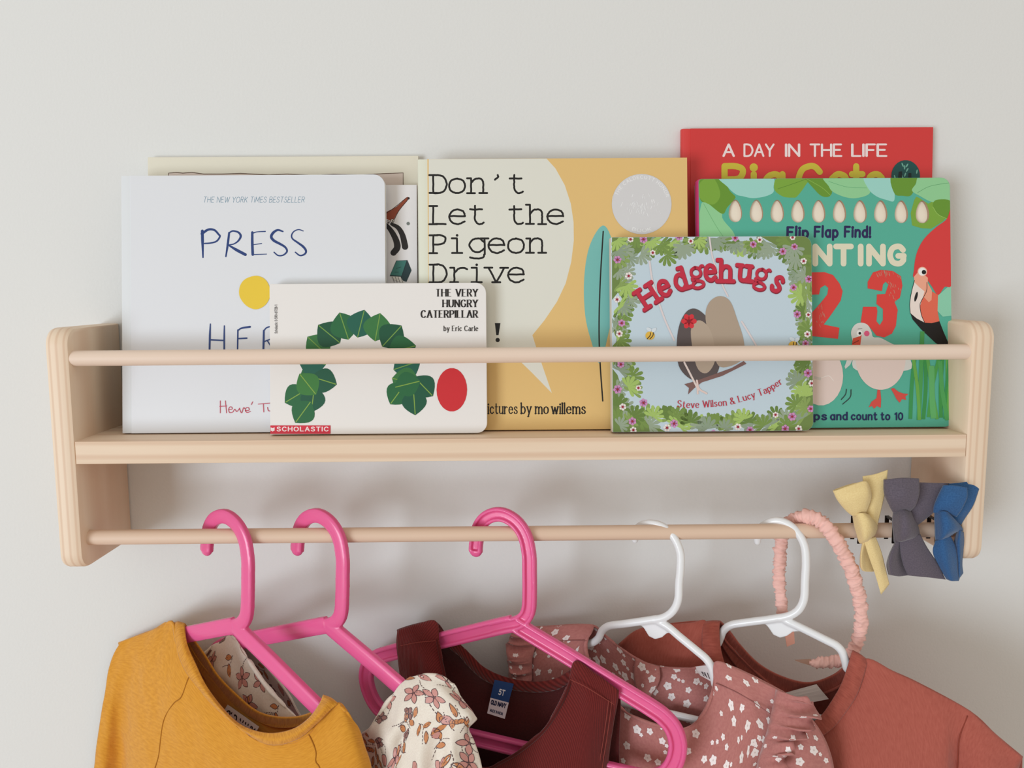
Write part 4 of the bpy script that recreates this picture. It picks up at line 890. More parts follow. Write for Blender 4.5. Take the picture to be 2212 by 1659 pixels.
lowr = [(372, 1347, .2), (384, 1412, 1.3), (401, 1452, 1.65), (429, 1488, 1.9), (469, 1533, 2.15), (516, 1572, 2.35), (580, 1609, 2.5), (641, 1598, 2.2), (685, 1563, 1.55), (712, 1536, .95), (731, 1519, .2), (705, 1545, -.9), (655, 1566, -1.4), (596, 1570, -1.7), (543, 1547, -1.9), (495, 1513, -1.9), (458, 1482, -1.8), (430, 1444, -1.5), (398, 1372, -.8)]
Cloth(pl, [lowr, midr, topr], 5, 6, closed=True, th=-.16).mesh('neckband', MUSTARD_RIB, T)
seamm = mat('mustard_seam', (168, 108, 26), .9)
for q in ([(.1, 5.75), (.5, 5.6), (1, 5.3), (1.4, 4.9), (2, 4.35), (2.5, 4.2), (3, 4.1), (3.5, 4.0), (4, 3.95), (5, 3.9)], [(.1, 9.1), (.5, 9.25), (1, 9.4), (1.5, 9.5), (2, 9.55), (3, 9.6), (4, 9.6)]):
    V, Fc = sweep(resample(cr(np.array([c.on(r_, k_, .015) for r_, k_ in q]), 6), 60), circ(.05, 8)); build('raglan_seam', V, Fc, seamm, thing=T, parent=fp)
lab = [pl.px(492, 1522, -1.35), pl.px(560, 1570, -1.35), pl.px(544, 1604, -.9), pl.px(474, 1556, -.9)]
label_mesh('neck_print', lab, [(0, 1, (216, 210, 204))], [([(p/100, l) for p, l in text('OLD NAVY', 8, 62, 40, 8, fit=86, track=.2)], (36, 32, 34))], T, bp)

# ---- cream flowered top
pl = PL[1]
T = Thing('flowered_blouse', 'cream top with pink and orange flowers on the second pink hanger', 'shirt', pl.at(0, -14), CG)
rows = [
 [(440, 1412, -.1), (468, 1388, .0), (500, 1374, .1), (522, 1405, .7), (551, 1450, 1.1), (583, 1493, 1.5), (640, 1550, 2.), (715, 1612, 2.5), (772, 1606, 2.4), (800, 1572, 2.0), (826, 1533, 1.4), (853, 1497, .8), (880, 1466, .1), (915, 1455, .0), (952, 1460, .0), (980, 1478, 0)],
 [(434, 1440, -.3), (453, 1425, .8), (480, 1422, 1.1), (497, 1450, 1.5), (522, 1495, 1.9), (557, 1540, 2.2), (630, 1600, 2.6), (715, 1655, 2.9), (790, 1640, 2.9), (828, 1602, 2.7), (858, 1560, 2.3), (884, 1522, 1.7), (910, 1497, 1.4), (945, 1490, 1.2), (980, 1500, .8), (1004, 1515, .0)],
 [(430, 1490, -.4), (448, 1480, 1.2), (475, 1475, 1.6), (490, 1510, 2), (515, 1550, 2.3), (550, 1600, 2.5), (630, 1660, 2.8), (715, 1710, 3), (795, 1690, 3), (838, 1640, 2.6), (872, 1592, 1.9), (903, 1560, 1.75), (935, 1541, 1.7), (970, 1536, 1.6), (1004, 1543, 1.2), (1032, 1552, .3)],
 [(428, 1550, -.4), (448, 1545, 1.3), (475, 1545, 1.8), (492, 1580, 2.2), (515, 1620, 2.5), (550, 1670, 2.7), (630, 1720, 3), (715, 1760, 3.1), (795, 1735, 3.1), (835, 1685, 3.), (866, 1634, 2.7), (900, 1592, 2.3), (937, 1572, 2.2), (972, 1562, 1.9), (1000, 1565, 1.2), (1013, 1572, .2)],
 [(426, 1620, -.4), (448, 1620, 1.3), (475, 1620, 1.8), (492, 1650, 2.3), (515, 1690, 2.6), (550, 1730, 2.8), (630, 1780, 3), (715, 1810, 3.2), (790, 1790, 3.2), (832, 1735, 3.), (865, 1680, 2.5), (903, 1640, 2.8), (940, 1612, 1.9), (972, 1600, 2.1), (1005, 1598, 1.), (1026, 1602, .2)],
 [(424, 1690, -.4), (448, 1690, 1.3), (475, 1690, 1.8), (492, 1720, 2.3), (515, 1760, 2.6), (550, 1800, 2.8), (630, 1840, 3), (715, 1870, 3.2), (790, 1850, 3.2), (830, 1800, 3.1), (868, 1740, 2.4), (905, 1700, 2.9), (942, 1675, 1.9), (978, 1660, 2.3), (1014, 1652, 1.), (1040, 1655, .2)],
 [(422, 1770, -.4), (448, 1770, 1.3), (475, 1770, 1.8), (492, 1800, 2.3), (515, 1830, 2.6), (550, 1870, 2.8), (630, 1910, 3), (715, 1930, 3.2), (790, 1920, 3.2), (830, 1870, 3.1), (868, 1820, 2.4), (905, 1780, 2.9), (942, 1755, 1.9), (980, 1745, 2.3), (1020, 1735, 1.), (1048, 1735, .2)]]
rows = [[(x, y, min(b, 1.3) if 470 < x < 800 else b) for x, y, b in r] for r in rows]
front = Cloth(pl, rows, 7, 8, (8, 18), wr=(.30, .45), seed=5, lip=.45)
backc = Cloth(pl, bk([(440, 1413, -.15), (470, 1389, -.1), (501, 1374, -.1), (535, 1400, -.6), (578, 1442, -1.0), (622, 1497, -1.3), (655, 1552, -1.5), (720, 1600, -1.6), (800, 1572, -1.4), (850, 1510, -1.0), (884, 1468, -.2), (930, 1458, -.1), (981, 1479, -.1)], -1.5), 5, 6, (8, 18), wr=(.08, .4), seed=6, lip=-.45)
DK, PKF, ORL, PLM = (86, 60, 66), (206, 148, 140), (204, 136, 90), (150, 110, 104)
class Scaled:
    def __init__(s, sh, k): s.sh, s.k, s.uu, s.vv = sh, k, sh.uu/k, sh.vv/k
    def decal(s, p, m, off=.02): s.sh.org = None if s.org is None else np.array(s.org)*s.k; s.sh.decal(np.asarray(p)*s.k, m, off)
    org = None
def floral(sh, seed):
    sh = Scaled(sh, 1.5); r = random.Random(seed); X, Y = sh.uu[-1], sh.vv[-1]; pts = []
    for k in range(2600):
        p = (r.uniform(.4, X-.4), r.uniform(.3, min(Y-.4, 14)))
        if all((p[0]-q[0])**2+(p[1]-q[1])**2 > 1.22**2 for q in pts): pts.append(p)
    md, mpk, mor, mpl = ink(DK), ink(PKF), ink(ORL), ink(PLM)
    def outlined(p, m, w=.03, off=.03):
        sh.decal(p, m, off)
        q = np.vstack([p, p[:1]])
        for i in range(len(q)-1):
            if r.random() < .86:
                for s_ in ribbon(q[i:i+2], w, round_cap=False): sh.decal(s_, md, off+.006)
    for i, (x, y) in enumerate(pts):
        kind = r.random(); a0 = r.uniform(0, 6.28); sh.org = (x, y)
        sketch(sh, [(x, y), (x+.5*math.cos(a0)+.1, y+.5*math.sin(a0)), (x+.9*math.cos(a0+.3), y+.9*math.sin(a0+.3)), (x+1.3*math.cos(a0+.5), y+1.3*math.sin(a0+.5))], .04, md, True)
        if kind < .34:
            for k in range(5): t = a0+k*2*math.pi/5; outlined(leafp(x+.36*math.cos(t), y+.36*math.sin(t), .62, .36, t), mpk, .032)
            outlined(disc(x, y, .1, n=8), mpl, .035, .02)
        elif kind < .74:
            for k in range(r.choice((2, 3, 4))):
                t = a0+(-1)**k*.9; d = .15+.42*k; cx, cy = x+d*math.cos(a0)+.32*math.cos(t), y+d*math.sin(a0)+.32*math.sin(t)
                outlined(leafp(cx, cy, .66, .32, t), mor, .032)
                sketch(sh, [(cx-.22*math.cos(t), cy-.22*math.sin(t)), (cx, cy), (cx+.2*math.cos(t), cy+.2*math.sin(t))], .03, md)
        elif kind < .88:
            outlined(leafp(x, y, .9, .58, a0), mpk, .032)
            for k in (-.22, 0, .22): sketch(sh, [(x+k*math.cos(a0)-.14*math.sin(a0), y+k*math.sin(a0)+.14*math.cos(a0)), (x+(k+.05)*math.cos(a0), y+(k+.05)*math.sin(a0)), (x+k*math.cos(a0)+.14*math.sin(a0), y+k*math.sin(a0)-.14*math.cos(a0))], .03, md)
        else:
            sketch(sh, [(x+(.1+.05*k)*math.cos(a0+k*.9), y+(.1+.05*k)*math.sin(a0+k*.9)) for k in range(7)], .04, md)
            for k in range(4): t = a0+k*1.57; outlined(leafp(x+.2*math.cos(t), y+.2*math.sin(t), .34, .28, t), mpl, .035)
floral(front, 3); floral(backc, 9)
front.mesh('front_panel', IVORY, T); backc.mesh('back_panel', IVORY, T)

# ---- maroon pinafore
pl = PL[2]
T = Thing('pinafore_dress', 'maroon corduroy sleeveless pinafore on the grooved pink hanger', 'dress', pl.at(0, -14), CG)
rows = [
 [(858, 1362, -.0), (900, 1349, .0), (940, 1344, .1), (948, 1400, .9), (959, 1450, 1.3), (976, 1530, 1.8), (1003, 1610, 2.2), (1040, 1660, 2.4), (1084, 1644, 2.4), (1130, 1616, 2.2), (1175, 1576, 1.8), (1206, 1530, 1.4), (1229, 1480, .9), (1245, 1430, .1), (1290, 1457, .0), (1337, 1490, .0)],
 [(856, 1400, .6), (885, 1395, 1.0), (908, 1392, 1.1), (920, 1440, 1.5), (932, 1490, 1.9), (955, 1570, 2.3), (988, 1650, 2.6), (1036, 1705, 2.8), (1092, 1692, 2.8), (1146, 1668, 2.7), (1200, 1632, 2.4), (1236, 1586, 2.0), (1258, 1538, 1.6), (1275, 1492, 1.2), (1305, 1500, .9), (1334, 1520, .6)],
 [(864, 1460, .5), (885, 1460, 1.3), (905, 1462, 1.5), (915, 1510, 1.9), (928, 1560, 2.2), (950, 1640, 2.6), (985, 1720, 2.9), (1036, 1765, 3.), (1098, 1750, 3.1), (1155, 1725, 3.), (1212, 1690, 2.7), (1250, 1645, 2.3), (1270, 1600, 1.9), (1284, 1562, 1.5), (1307, 1562, .9), (1326, 1566, .1)],
 [(878, 1540, .5), (895, 1550, 1.4), (910, 1560, 1.8), (920, 1600, 2.2), (935, 1650, 2.5), (955, 1720, 2.8), (990, 1790, 3.), (1040, 1825, 3.2), (1100, 1815, 3.2), (1160, 1790, 3.2), (1218, 1755, 2.9), (1252, 1715, 2.5), (1272, 1680, 2.1), (1286, 1645, 1.6), (1302, 1634, 1.0), (1316, 1630, .1)],
 [(884, 1640, .5), (900, 1650, 1.4), (914, 1660, 1.9), (926, 1700, 2.3), (942, 1740, 2.6), (962, 1800, 2.9), (995, 1860, 3.1), (1042, 1890, 3.3), (1102, 1880, 3.3), (1162, 1860, 3.3), (1220, 1830, 3.), (1254, 1795, 2.6), (1274, 1765, 2.2), (1288, 1735, 1.7), (1302, 1720, 1.0), (1312, 1712, .1)]]
fp = Cloth(pl, rows, 7, 8, (8, 18), wr=(.06, .4), seed=8, lip=.62).mesh('front_panel', MAROON, T)
brow = [(859, 1362, -.1), (900, 1349, -.1), (940, 1345, -.1), (964, 1372, -.5), (988, 1388, -.7), (1014, 1413, -.9), (1046, 1443, -1.1), (1090, 1463, -1.2), (1145, 1473, -1.3), (1195, 1468, -1.2), (1232, 1448, -.8), (1250, 1434, -.15), (1292, 1458, -.1), (1338, 1491, -.1)]
bc = bk(brow, -1.4, (45, 110, 220, 340)); bc[1][-1] = (1340, 1530, -.9); bc[2][-1] = (1337, 1605, -1.2); bc[3][-1] = (1338, 1710, -1.3)
bp = Cloth(pl, bc, 6, 6, (8, 18), wr=(.07, .35), seed=9, lip=-.45).mesh('back_panel', MAROON_IN, T)
edge = brow[2:12]; dn = [(950, 1372), (972, 1402), (992, 1418), (1012, 1441), (1044, 1469), (1089, 1487), (1146, 1496), (1198, 1492), (1228, 1476), (1240, 1462)]
Cloth(pl, [[(x, y-1, b+.16) for x, y, b in edge], [(x*.5+u*.5, y*.5+v*.5, b+.24) for (x, y, b), (u, v) in zip(edge, dn)], [(u, v, b-.02) for (x, y, b), (u, v) in zip(edge, dn)]], 6, 4, th=.1).mesh('neck_binding', MAROON_TWILL, T)
stm = mat('maroon_stitch', (138, 62, 54), .9)
fe = rows[0][3:13]
stitch('neck_edge', [pl.px(x, y+2, b+.06) for x, y, b in rows[0][2:14]], .13, MAROON_TWILL, T)
st = lambda q: stitch('topstitching', [pl.px(p[0], p[1], p[2]+.2) for p in q], .035, stm, T, fp)
st([(1232, 1468, 1.25), (1262, 1482, 1.25), (1295, 1502, 1.02), (1330, 1524, .3)]); st([(864, 1395, .75), (900, 1388, 1.16), (941, 1384, .85)])
for dx in (0, -7): st([(1322+dx, 1512, .45-dx*.03), (1318+dx, 1545, .65-dx*.03), (1310+dx, 1600, .75-dx*.03), (1302+dx, 1650, .8-dx*.03), (1298+dx, 1700, .95-dx*.03)])
tg = [pl.px(1069, 1468, -.95), pl.px(1110, 1477, -.95), pl.px(1090, 1553, -.45), pl.px(1052, 1541, -.45)]
NV, WT = (34, 66, 118), (222, 208, 216)
u_ = lambda ps: [(p/100, l) for p, l in ps]
label_mesh('size_tag', tg, [(0, .53, NV), (.53, 1, WT)], [(u_(text('5T', 38, 37, 14, 3.6, sx=1.5, track=.35)), (226, 224, 228)), (u_(text('OLD NAVY', 9, 70, 11, 3.6, fit=80, track=.2)), (34, 38, 72)), (u_(text('MADE IN INDIA', 12, 92, 7, 1.8, fit=72, track=.2)), (60, 60, 90))], T, bp)

# ---- dusty rose dress with ruffles
pl = PL[3]
T = Thing('child_dress', 'dusty rose dress with white flowers and shoulder ruffles, on a white hanger', 'dress', pl.at(0, -14), CG)
rows = [
 [(1112, 1357, -.1), (1165, 1355, .0), (1225, 1351, .0), (1279, 1352, .1), (1264, 1390, .9), (1272, 1432, 1.3), (1302, 1490, 1.7), (1362, 1545, 2.2), (1440, 1573, 2.4), (1480, 1573, 2.3), (1511, 1553, 2.0), (1532, 1520, 1.5), (1543, 1478, .8), (1549, 1431, .1), (1600, 1449, .0), (1650, 1474, .0), (1692, 1496, .0)],
 [(1104, 1395, -.1), (1155, 1390, .9), (1205, 1390, 1.2), (1235, 1398, 1.3), (1235, 1432, 1.5), (1246, 1480, 1.9), (1285, 1545, 2.2), (1355, 1600, 2.6), (1440, 1628, 2.8), (1495, 1625, 2.7), (1535, 1602, 2.4), (1562, 1565, 2.0), (1578, 1525, 1.5), (1588, 1492, 1.2), (1618, 1500, 1.1), (1648, 1515, .8), (1678, 1532, .4)],
 [(1098, 1450, -.1), (1145, 1445, 1.3), (1185, 1445, 1.6), (1205, 1455, 1.8), (1212, 1492, 2.0), (1225, 1540, 2.3), (1270, 1610, 2.6), (1345, 1665, 2.9), (1440, 1690, 3.), (1505, 1685, 3.), (1552, 1660, 2.7), (1585, 1622, 2.3), (1602, 1585, 1.9), (1614, 1555, 1.6), (1634, 1555, 1.4), (1652, 1568, 1.1), (1668, 1585, .9)],
 [(1094, 1520, -.1), (1140, 1515, 1.5), (1175, 1520, 1.9), (1195, 1530, 2.), (1205, 1565, 2.2), (1220, 1610, 2.5), (1262, 1680, 2.8), (1340, 1735, 3.1), (1440, 1755, 3.2), (1510, 1750, 3.2), (1560, 1725, 3.), (1594, 1690, 2.6), (1612, 1660, 2.2), (1622, 1632, 1.9), (1634, 1625, 1.6), (1645, 1630, 1.4), (1652, 1640, 1.2)],
 [(1092, 1600, -.1), (1138, 1600, 1.5), (1172, 1605, 1.9), (1192, 1615, 2.1), (1203, 1650, 2.3), (1218, 1695, 2.6), (1260, 1760, 2.9), (1340, 1805, 3.2), (1440, 1825, 3.3), (1512, 1820, 3.3), (1562, 1800, 3.1), (1596, 1770, 2.7), (1612, 1745, 2.4), (1620, 1720, 2.1), (1628, 1710, 1.8), (1634, 1705, 1.5), (1638, 1705, 1.3)]]
front = Cloth(pl, rows, 7, 8, (8, 18), wr=(.13, .4), seed=11, lip=.42)
brow = [(1113, 1356, -.15), (1165, 1354, -.1), (1230, 1350, -.1), (1281, 1351, -.1), (1300, 1366, -.6), (1340, 1397, -1.1), (1380, 1424, -1.4), (1420, 1437, -1.5), (1470, 1441, -1.5), (1510, 1440, -1.2), (1548, 1432, -.2), (1600, 1448, -.1), (1650, 1473, -.1), (1692, 1495, -.1)]
backc = Cloth(pl, bk(brow, -.9), 6, 6, (8, 18), wr=(.12, .5), seed=12, lip=-.42)
sl = [[(1690, 1494, .0), (1712, 1508, .0), (1728, 1522, -.1)], [(1672, 1538, 1.0), (1718, 1546, 1.1), (1762, 1562, 0)], [(1660, 1590, 1.4), (1725, 1596, 1.7), (1786, 1604, 0)], [(1645, 1642, 1.6), (1726, 1652, 2.0), (1801, 1655, 0)], [(1632, 1705, 1.7), (1724, 1715, 2.1), (1806, 1715, 0)], [(1625, 1790, 1.7), (1722, 1795, 2.1), (1806, 1790, 0)]]
sleeve = Cloth(pl, sl, 8, 7, (5,), wr=(.1, .5), seed=13, lip=.3)
def daisies(sh, seed, ymax=20):
    r = random.Random(seed); pts = []; W_, D_ = ink((242, 232, 230)), ink((216, 202, 198))
    for k in range(4000):
        p = (r.uniform(.3, sh.uu[-1]-.3), r.uniform(.2, min(sh.vv[-1]-.3, ymax)))
        if all((p[0]-q[0])**2+(p[1]-q[1])**2 > (1.42 if k % 5 else .9)**2 for q in pts): pts.append(p)
    for x, y in pts:
        s_ = r.choice((.42, .38, .32, .26, .2))*.95; sh.org = None; sh.decal(flower(x, y, s_, r.uniform(0, 6)), W_, .022); sh.decal(disc(x, y, s_*.2, n=7), D_, .03)
        if r.random() < .25: sh.decal(flower(x+.45, y+.3, .18, 0), W_, .022)
daisies(front, 2); daisies(backc, 5, 9); daisies(sleeve, 7, 12)
fp = front.mesh('front_panel', ROSE, T); bp = backc.mesh('back_panel', ROSE, T); sleeve.mesh('sleeve', ROSE, T)
def ruffle(inner, outer, amp, waves, seed, nlen=150, nw=9):
    """gathered frill between an attached edge and a free edge"""
    r = random.Random(seed); A = resample(cr(np.array([pl.px(*p) for p in inner]), 8), nlen); B = resample(cr(np.array([pl.px(*p) for p in outer]), 8), nlen); G = []
    ph = [r.uniform(0, 6) for _ in range(4)]
    for j in range(nw):
        v = j/(nw-1); row = []
        for i in range(nlen):
            t = i/(nlen-1); w1 = math.sin(t*waves*6.283+ph[0]+1.6*math.sin(t*9+ph[1])+1.3*v*math.sin(t*4+ph[3])); w2 = noise.noise(Vector((t*waves*3.2, v*1.6, seed)))*1.7
            p = A[i]*(1-v)+B[i]*v; arch = math.sin(v*math.pi*.8)*.55
            row.append(p+pl.n*(arch+amp*(v**.7)*(w1*.75+w2*.35))+np.array([0, 0, 1])*amp*.6*v*w2+pl.e*amp*.5*v*w1)
        G.append(row)
    sh = Cloth.__new__(Cloth); sh.pl, sh.G, sh.closed, sh.th, sh.extra = pl, np.array(G), False, .05, []; sh.normals()
    dv = np.linalg.norm(np.diff(sh.G, axis=0), axis=2).mean(1); du = np.linalg.norm(np.diff(sh.G, axis=1), axis=2).mean(0); sh.vv, sh.uu = np.r_[0, np.cumsum(dv)], np.r_[0, np.cumsum(du)]
    for k in range(14): x, y = r.uniform(.3, sh.uu[-1]-.3), r.uniform(.2, sh.vv[-1]-.2); sh.decal(flower(x, y, r.choice((.2, .28)), 0), ink((242, 232, 230)), .014)
    sh.mesh('shoulder_ruffle', ROSE, T)
ruffle([(1676, 1488, .5), (1668, 1530, 1.3), (1656, 1580, 1.7), (1642, 1625, 1.9), (1628, 1680, 2.1)], [(1738, 1496, .8), (1770, 1532, 1.4), (1748, 1576, 2.4), (1708, 1618, 2.8), (1692, 1680, 2.8)], .62, 6, 3)
ruffle([(1168, 1352, .3), (1160, 1385, 1.1), (1150, 1425, 1.5), (1150, 1470, 1.7)], [(1112, 1350, .3), (1098, 1395, .8), (1100, 1430, 1.6), (1112, 1470, 2.0)], .45, 4.5, 5)
sm = mat('rose_seam', (150, 96, 94), .9)
stitch('yoke_seam', [pl.px(*p) for p in ((1170, 1389, 1.02), (1205, 1385, 1.18), (1240, 1383, 1.15), (1268, 1384, .9))], .035, sm, T, fp)
stitch('yoke_seam', [pl.px(*p) for p in ((1546, 1476, .95), (1580, 1490, 1.25), (1620, 1512, 1.3), (1668, 1545, 1.2))], .035, sm, T, fp)
fl = [[(1372, 1421, -1.15), (1400, 1432, -1.2), (1424, 1440, -1.2)], [(1368, 1455, -1.0), (1400, 1462, -.8), (1426, 1464, -.95)], [(1374, 1486, -.95), (1396, 1492, -.6), (1420, 1482, -.85)], [(1388, 1505, -.9), (1398, 1512, -.7), (1408, 1502, -.85)]]
k = Cloth(pl, fl, 6, 6, wr=(.08, .9), seed=3); daisies(k, 4); k.mesh('button_placket', ROSE, T)
label_mesh('size_tag', [pl.px(1503, 1440, -.75), pl.px(1541, 1435, -.3), pl.px(1546, 1478, .1), pl.px(1512, 1459, -.45)], [(0, 1, (222, 214, 216))], [([q for i in range(4) for q in ribbon([(.26+i*.17, .48), (.3+i*.17, .86)], .07, round_cap=False)]+ribbon([(.32, .5), (.48, .85)], .05), (92, 84, 88))], T, bp)

# ---- rust sweatshirt
pl = PL[4]
T = Thing('child_sweatshirt', 'rust coloured sweatshirt on the rightmost white hanger', 'sweatshirt', pl.at(0, -14), CG)
rows = [
 [(1337, 1393, -.2), (1375, 1363, .0), (1430, 1351, .0), (1490, 1348, .0), (1523, 1346, .1), (1519, 1400, 1.0), (1531, 1455, 1.5), (1574, 1525, 2.0), (1648, 1590, 2.4), (1725, 1609, 2.4), (1789, 1577, 2.0), (1826, 1535, 1.5), (1853, 1490, .9), (1871, 1427, .1), (1930, 1452, .0), (1990, 1480, .0), (2050, 1512, .0), (2095, 1538, .0), (2150, 1588, .0), (2208, 1636, 0)],
 [(1334, 1425, -.2), (1370, 1405, .9), (1425, 1400, 1.2), (1470, 1405, 1.4), (1488, 1420, 1.5), (1480, 1465, 1.8), (1495, 1520, 2.2), (1545, 1590, 2.6), (1640, 1650, 2.9), (1730, 1665, 2.9), (1805, 1640, 2.6), (1850, 1600, 2.1), (1885, 1555, 1.6), (1915, 1505, 1.2), (1955, 1515, 1.1), (2000, 1540, 1.2), (2042, 1568, 1.3), (2076, 1592, .9), (2132, 1622, 1.0), (2200, 1662, .2)],
 [(1330, 1480, -.2), (1365, 1470, 1.3), (1415, 1465, 1.7), (1450, 1475, 1.9), (1462, 1495, 2.), (1460, 1535, 2.3), (1478, 1590, 2.6), (1535, 1660, 2.9), (1635, 1715, 3.1), (1735, 1730, 3.1), (1815, 1705, 2.9), (1868, 1665, 2.5), (1908, 1620, 2.1), (1940, 1585, 1.9), (1975, 1590, 1.7), (2012, 1610, 1.8), (2046, 1635, 1.5), (2072, 1648, .6), (2118, 1664, 1.2), (2190, 1692, .3)],
 [(1328, 1560, -.2), (1360, 1550, 1.4), (1410, 1545, 1.9), (1440, 1555, 2.1), (1452, 1575, 2.2), (1452, 1615, 2.5), (1472, 1670, 2.8), (1530, 1735, 3.), (1632, 1785, 3.2), (1736, 1800, 3.2), (1820, 1780, 3.), (1876, 1740, 2.7), (1918, 1700, 2.4), (1950, 1670, 2.2), (1984, 1672, 2.), (2016, 1688, 1.9), (2046, 1705, 1.4), (2066, 1714, .2), (2106, 1722, 1.2), (2178, 1735, .3)],
 [(1326, 1640, -.2), (1358, 1640, 1.4), (1408, 1640, 1.9), (1438, 1650, 2.1), (1450, 1670, 2.2), (1450, 1705, 2.5), (1470, 1755, 2.8), (1528, 1815, 3.), (1630, 1860, 3.2), (1736, 1870, 3.2), (1822, 1855, 3.1), (1880, 1820, 2.8), (1922, 1785, 2.5), (1954, 1760, 2.3), (1988, 1760, 2.), (2018, 1770, 1.9), (2044, 1782, 1.3), (2062, 1790, -.1), (2096, 1792, 1.1), (2164, 1790, .3)]]
rows = [[(x, y, min(b, 1.9) if x < 1770 else b) for x, y, b in r] for r in rows]
fp = Cloth(pl, rows, 6, 8, (7, 16), wr=(.12, .35), seed=14, lip=.42).mesh('front_panel', RUST, T)
brow = [(1337, 1393, -.3), (1375, 1363, -.1), (1430, 1350, -.1), (1530, 1345, -.2), (1575, 1392, -1.1), (1628, 1445, -1.6), (1685, 1490, -1.8), (1745, 1502, -1.8), (1800, 1488, -1.4), (1838, 1460, -.8), (1866, 1424, -.2), (1930, 1451, -.1), (1990, 1479, -.1), (2095, 1537, -.1), (2150, 1587, -.1), (2208, 1635, -.1)]
bp = Cloth(pl, bk(brow, -1.5), 5, 6, (7, 16), wr=(.08, .35), seed=15, lip=-.42).mesh('back_panel', RUST, T)
topr = [(1554, 1346, .1), (1556, 1400, .9), (1572, 1450, 1.3), (1610, 1510, 1.8), (1670, 1560, 2.1), (1725, 1575, 2.1), (1770, 1552, 1.8), (1800, 1512, 1.4), (1823, 1468, .9), (1842, 1407, .1), (1826, 1438, -.6), (1795, 1462, -1.), (1745, 1476, -1.4), (1690, 1463, -1.5), (1640, 1436, -1.3), (1600, 1396, -1.0), (1572, 1360, -.5)]
lowr = [(1522, 1346, .2), (1519, 1400, 1.0), (1531, 1455, 1.5), (1574, 1526, 2.05), (1648, 1591, 2.45), (1725, 1610, 2.45), (1789, 1578, 2.05), (1826, 1536, 1.55), (1853, 1491, .95), (1871, 1427, .2), (1842, 1470, -1.), (1803, 1496, -1.5), (1745, 1514, -1.8), (1684, 1502, -1.9), (1628, 1476, -1.8), (1583, 1432, -1.5), (1545, 1372, -.8)]
midr = [((a[0]+b[0])/2, (a[1]+b[1])/2-1, (a[2]+b[2])/2+(.3 if i < 10 else -.15)) for i, (a, b) in enumerate(zip(topr, lowr))]
Cloth(pl, [lowr, midr, topr], 6, 6, closed=True, th=-.16).mesh('neckband', RUST_BAND, T)
ss = mat('rust_seam', (140, 62, 48), .9)
stitch('sleeve_seam', [pl.px(*p) for p in ((2090, 1546, .5), (2072, 1596, 1.0), (2068, 1650, .75), (2062, 1714, .4))], .05, ss, T, fp)
label_mesh('neck_tag', [pl.px(1698, 1496, -1.2), pl.px(1764, 1478, -1.1), pl.px(1790, 1510, -.5), pl.px(1718, 1524, -.5)], [(0, 1, (214, 204, 200))], [], T, bp)

# ------------------------------------------------------------------ scrunched headband
PR = Plane(0, 0)
T = Thing('headband', 'pink scrunched fabric headband hooked over the rod at the right', 'headband', PR.at(26.5, -4))
HB = fabric('blush_satin', (248, 202, 192), (240, 188, 178), (60, 60, 1), .1, .6)
path = [(1704, 1368, -1.7), (1692, 1330, -1.8), (1685, 1270, -1.9), (1684, 1200, -1.9), (1692, 1150, -1.8), (1716, 1122, -1.1), (1750, 1116, .1), (1780, 1132, .9), (1806, 1165, 1.3), (1832, 1215, 1.2), (1851, 1268, .9), (1860, 1320, .6), (1858, 1362, .3), (1846, 1400, .1), (1826, 1423, .1), (1795, 1430, .2), (1765, 1432, .3), (1748, 1431, .3)]
P = resample(cr(np.array([PR.px(*p) for p in path]), 10), 420)
L = np.r_[0, np.cumsum(np.linalg.norm(np.diff(P, axis=0), axis=1))]
tt = np.gradient(P, axis=0); tt /= np.linalg.norm(tt, axis=1)[:, None]; V, Fc, UV = [], [], []; K = 28
for i, p in enumerate(P):
    n_ = PR.n-tt[i]*np.dot(PR.n, tt[i]); n_ /= np.linalg.norm(n_); a_ = np.cross(tt[i], n_); s_ = L[i]
    endf = min(1, s_/.5, (L[-1]-s_)/.8)**.5 if 0 < i < len(P)-1 else .35
    base = (.46+.12*math.sin(min(1, s_/L[-1])*3.1))*max(endf, .3)
    for k in range(K):
        t = 2*math.pi*k/K; ct_, st_ = math.cos(t), math.sin(t)
        w1 = noise.noise(Vector((s_*2.6+.5*noise.noise(Vector((s_*.7, ct_, st_))), ct_*.42, st_*.42))); w2 = noise.noise(Vector((s_*5.2, ct_*.8+4, st_*.8)))
        fold = (1-abs(w1)*2.3)**2*.26+(1-abs(w2)*2)**2*.09
        rr = base*(.80+fold*1.5)
        V.append(p+a_*rr*math.cos(t)+n_*rr*math.sin(t)*.8)
for i in range(len(P)-1):
    for k in range(K): l = (k+1) % K; Fc.append((i*K+k, i*K+l, (i+1)*K+l, (i+1)*K+k))
Fc += [tuple(range(K))[::-1], tuple(range((len(P)-1)*K, len(P)*K))]
build('scrunched_sleeve', V, Fc, HB, thing=T)
rib = mat('headband_ribbon_tip', (222, 160, 140), .6)
def tip(name, c4, m):
    q = [PR.px(*p) for p in c4]; V = q+[p-PR.n*.08 for p in q]; build(name, V, [(0, 1, 2, 3), (7, 6, 5, 4), (0, 4, 5, 1), (1, 5, 6, 2), (2, 6, 7, 3), (3, 7, 4, 0)], m, thing=T, smooth=False)
tip('band_end', [(1691, 1345, -1.7), (1714, 1345, -1.7), (1717, 1390, -1.5), (1700, 1397, -1.5)], rib)
tip('band_end', [(1752, 1424, .3), (1752, 1438, .3), (1728, 1431, .3), (1716, 1426, .3)], mat('headband_inner_tip', (176, 138, 120), .5))

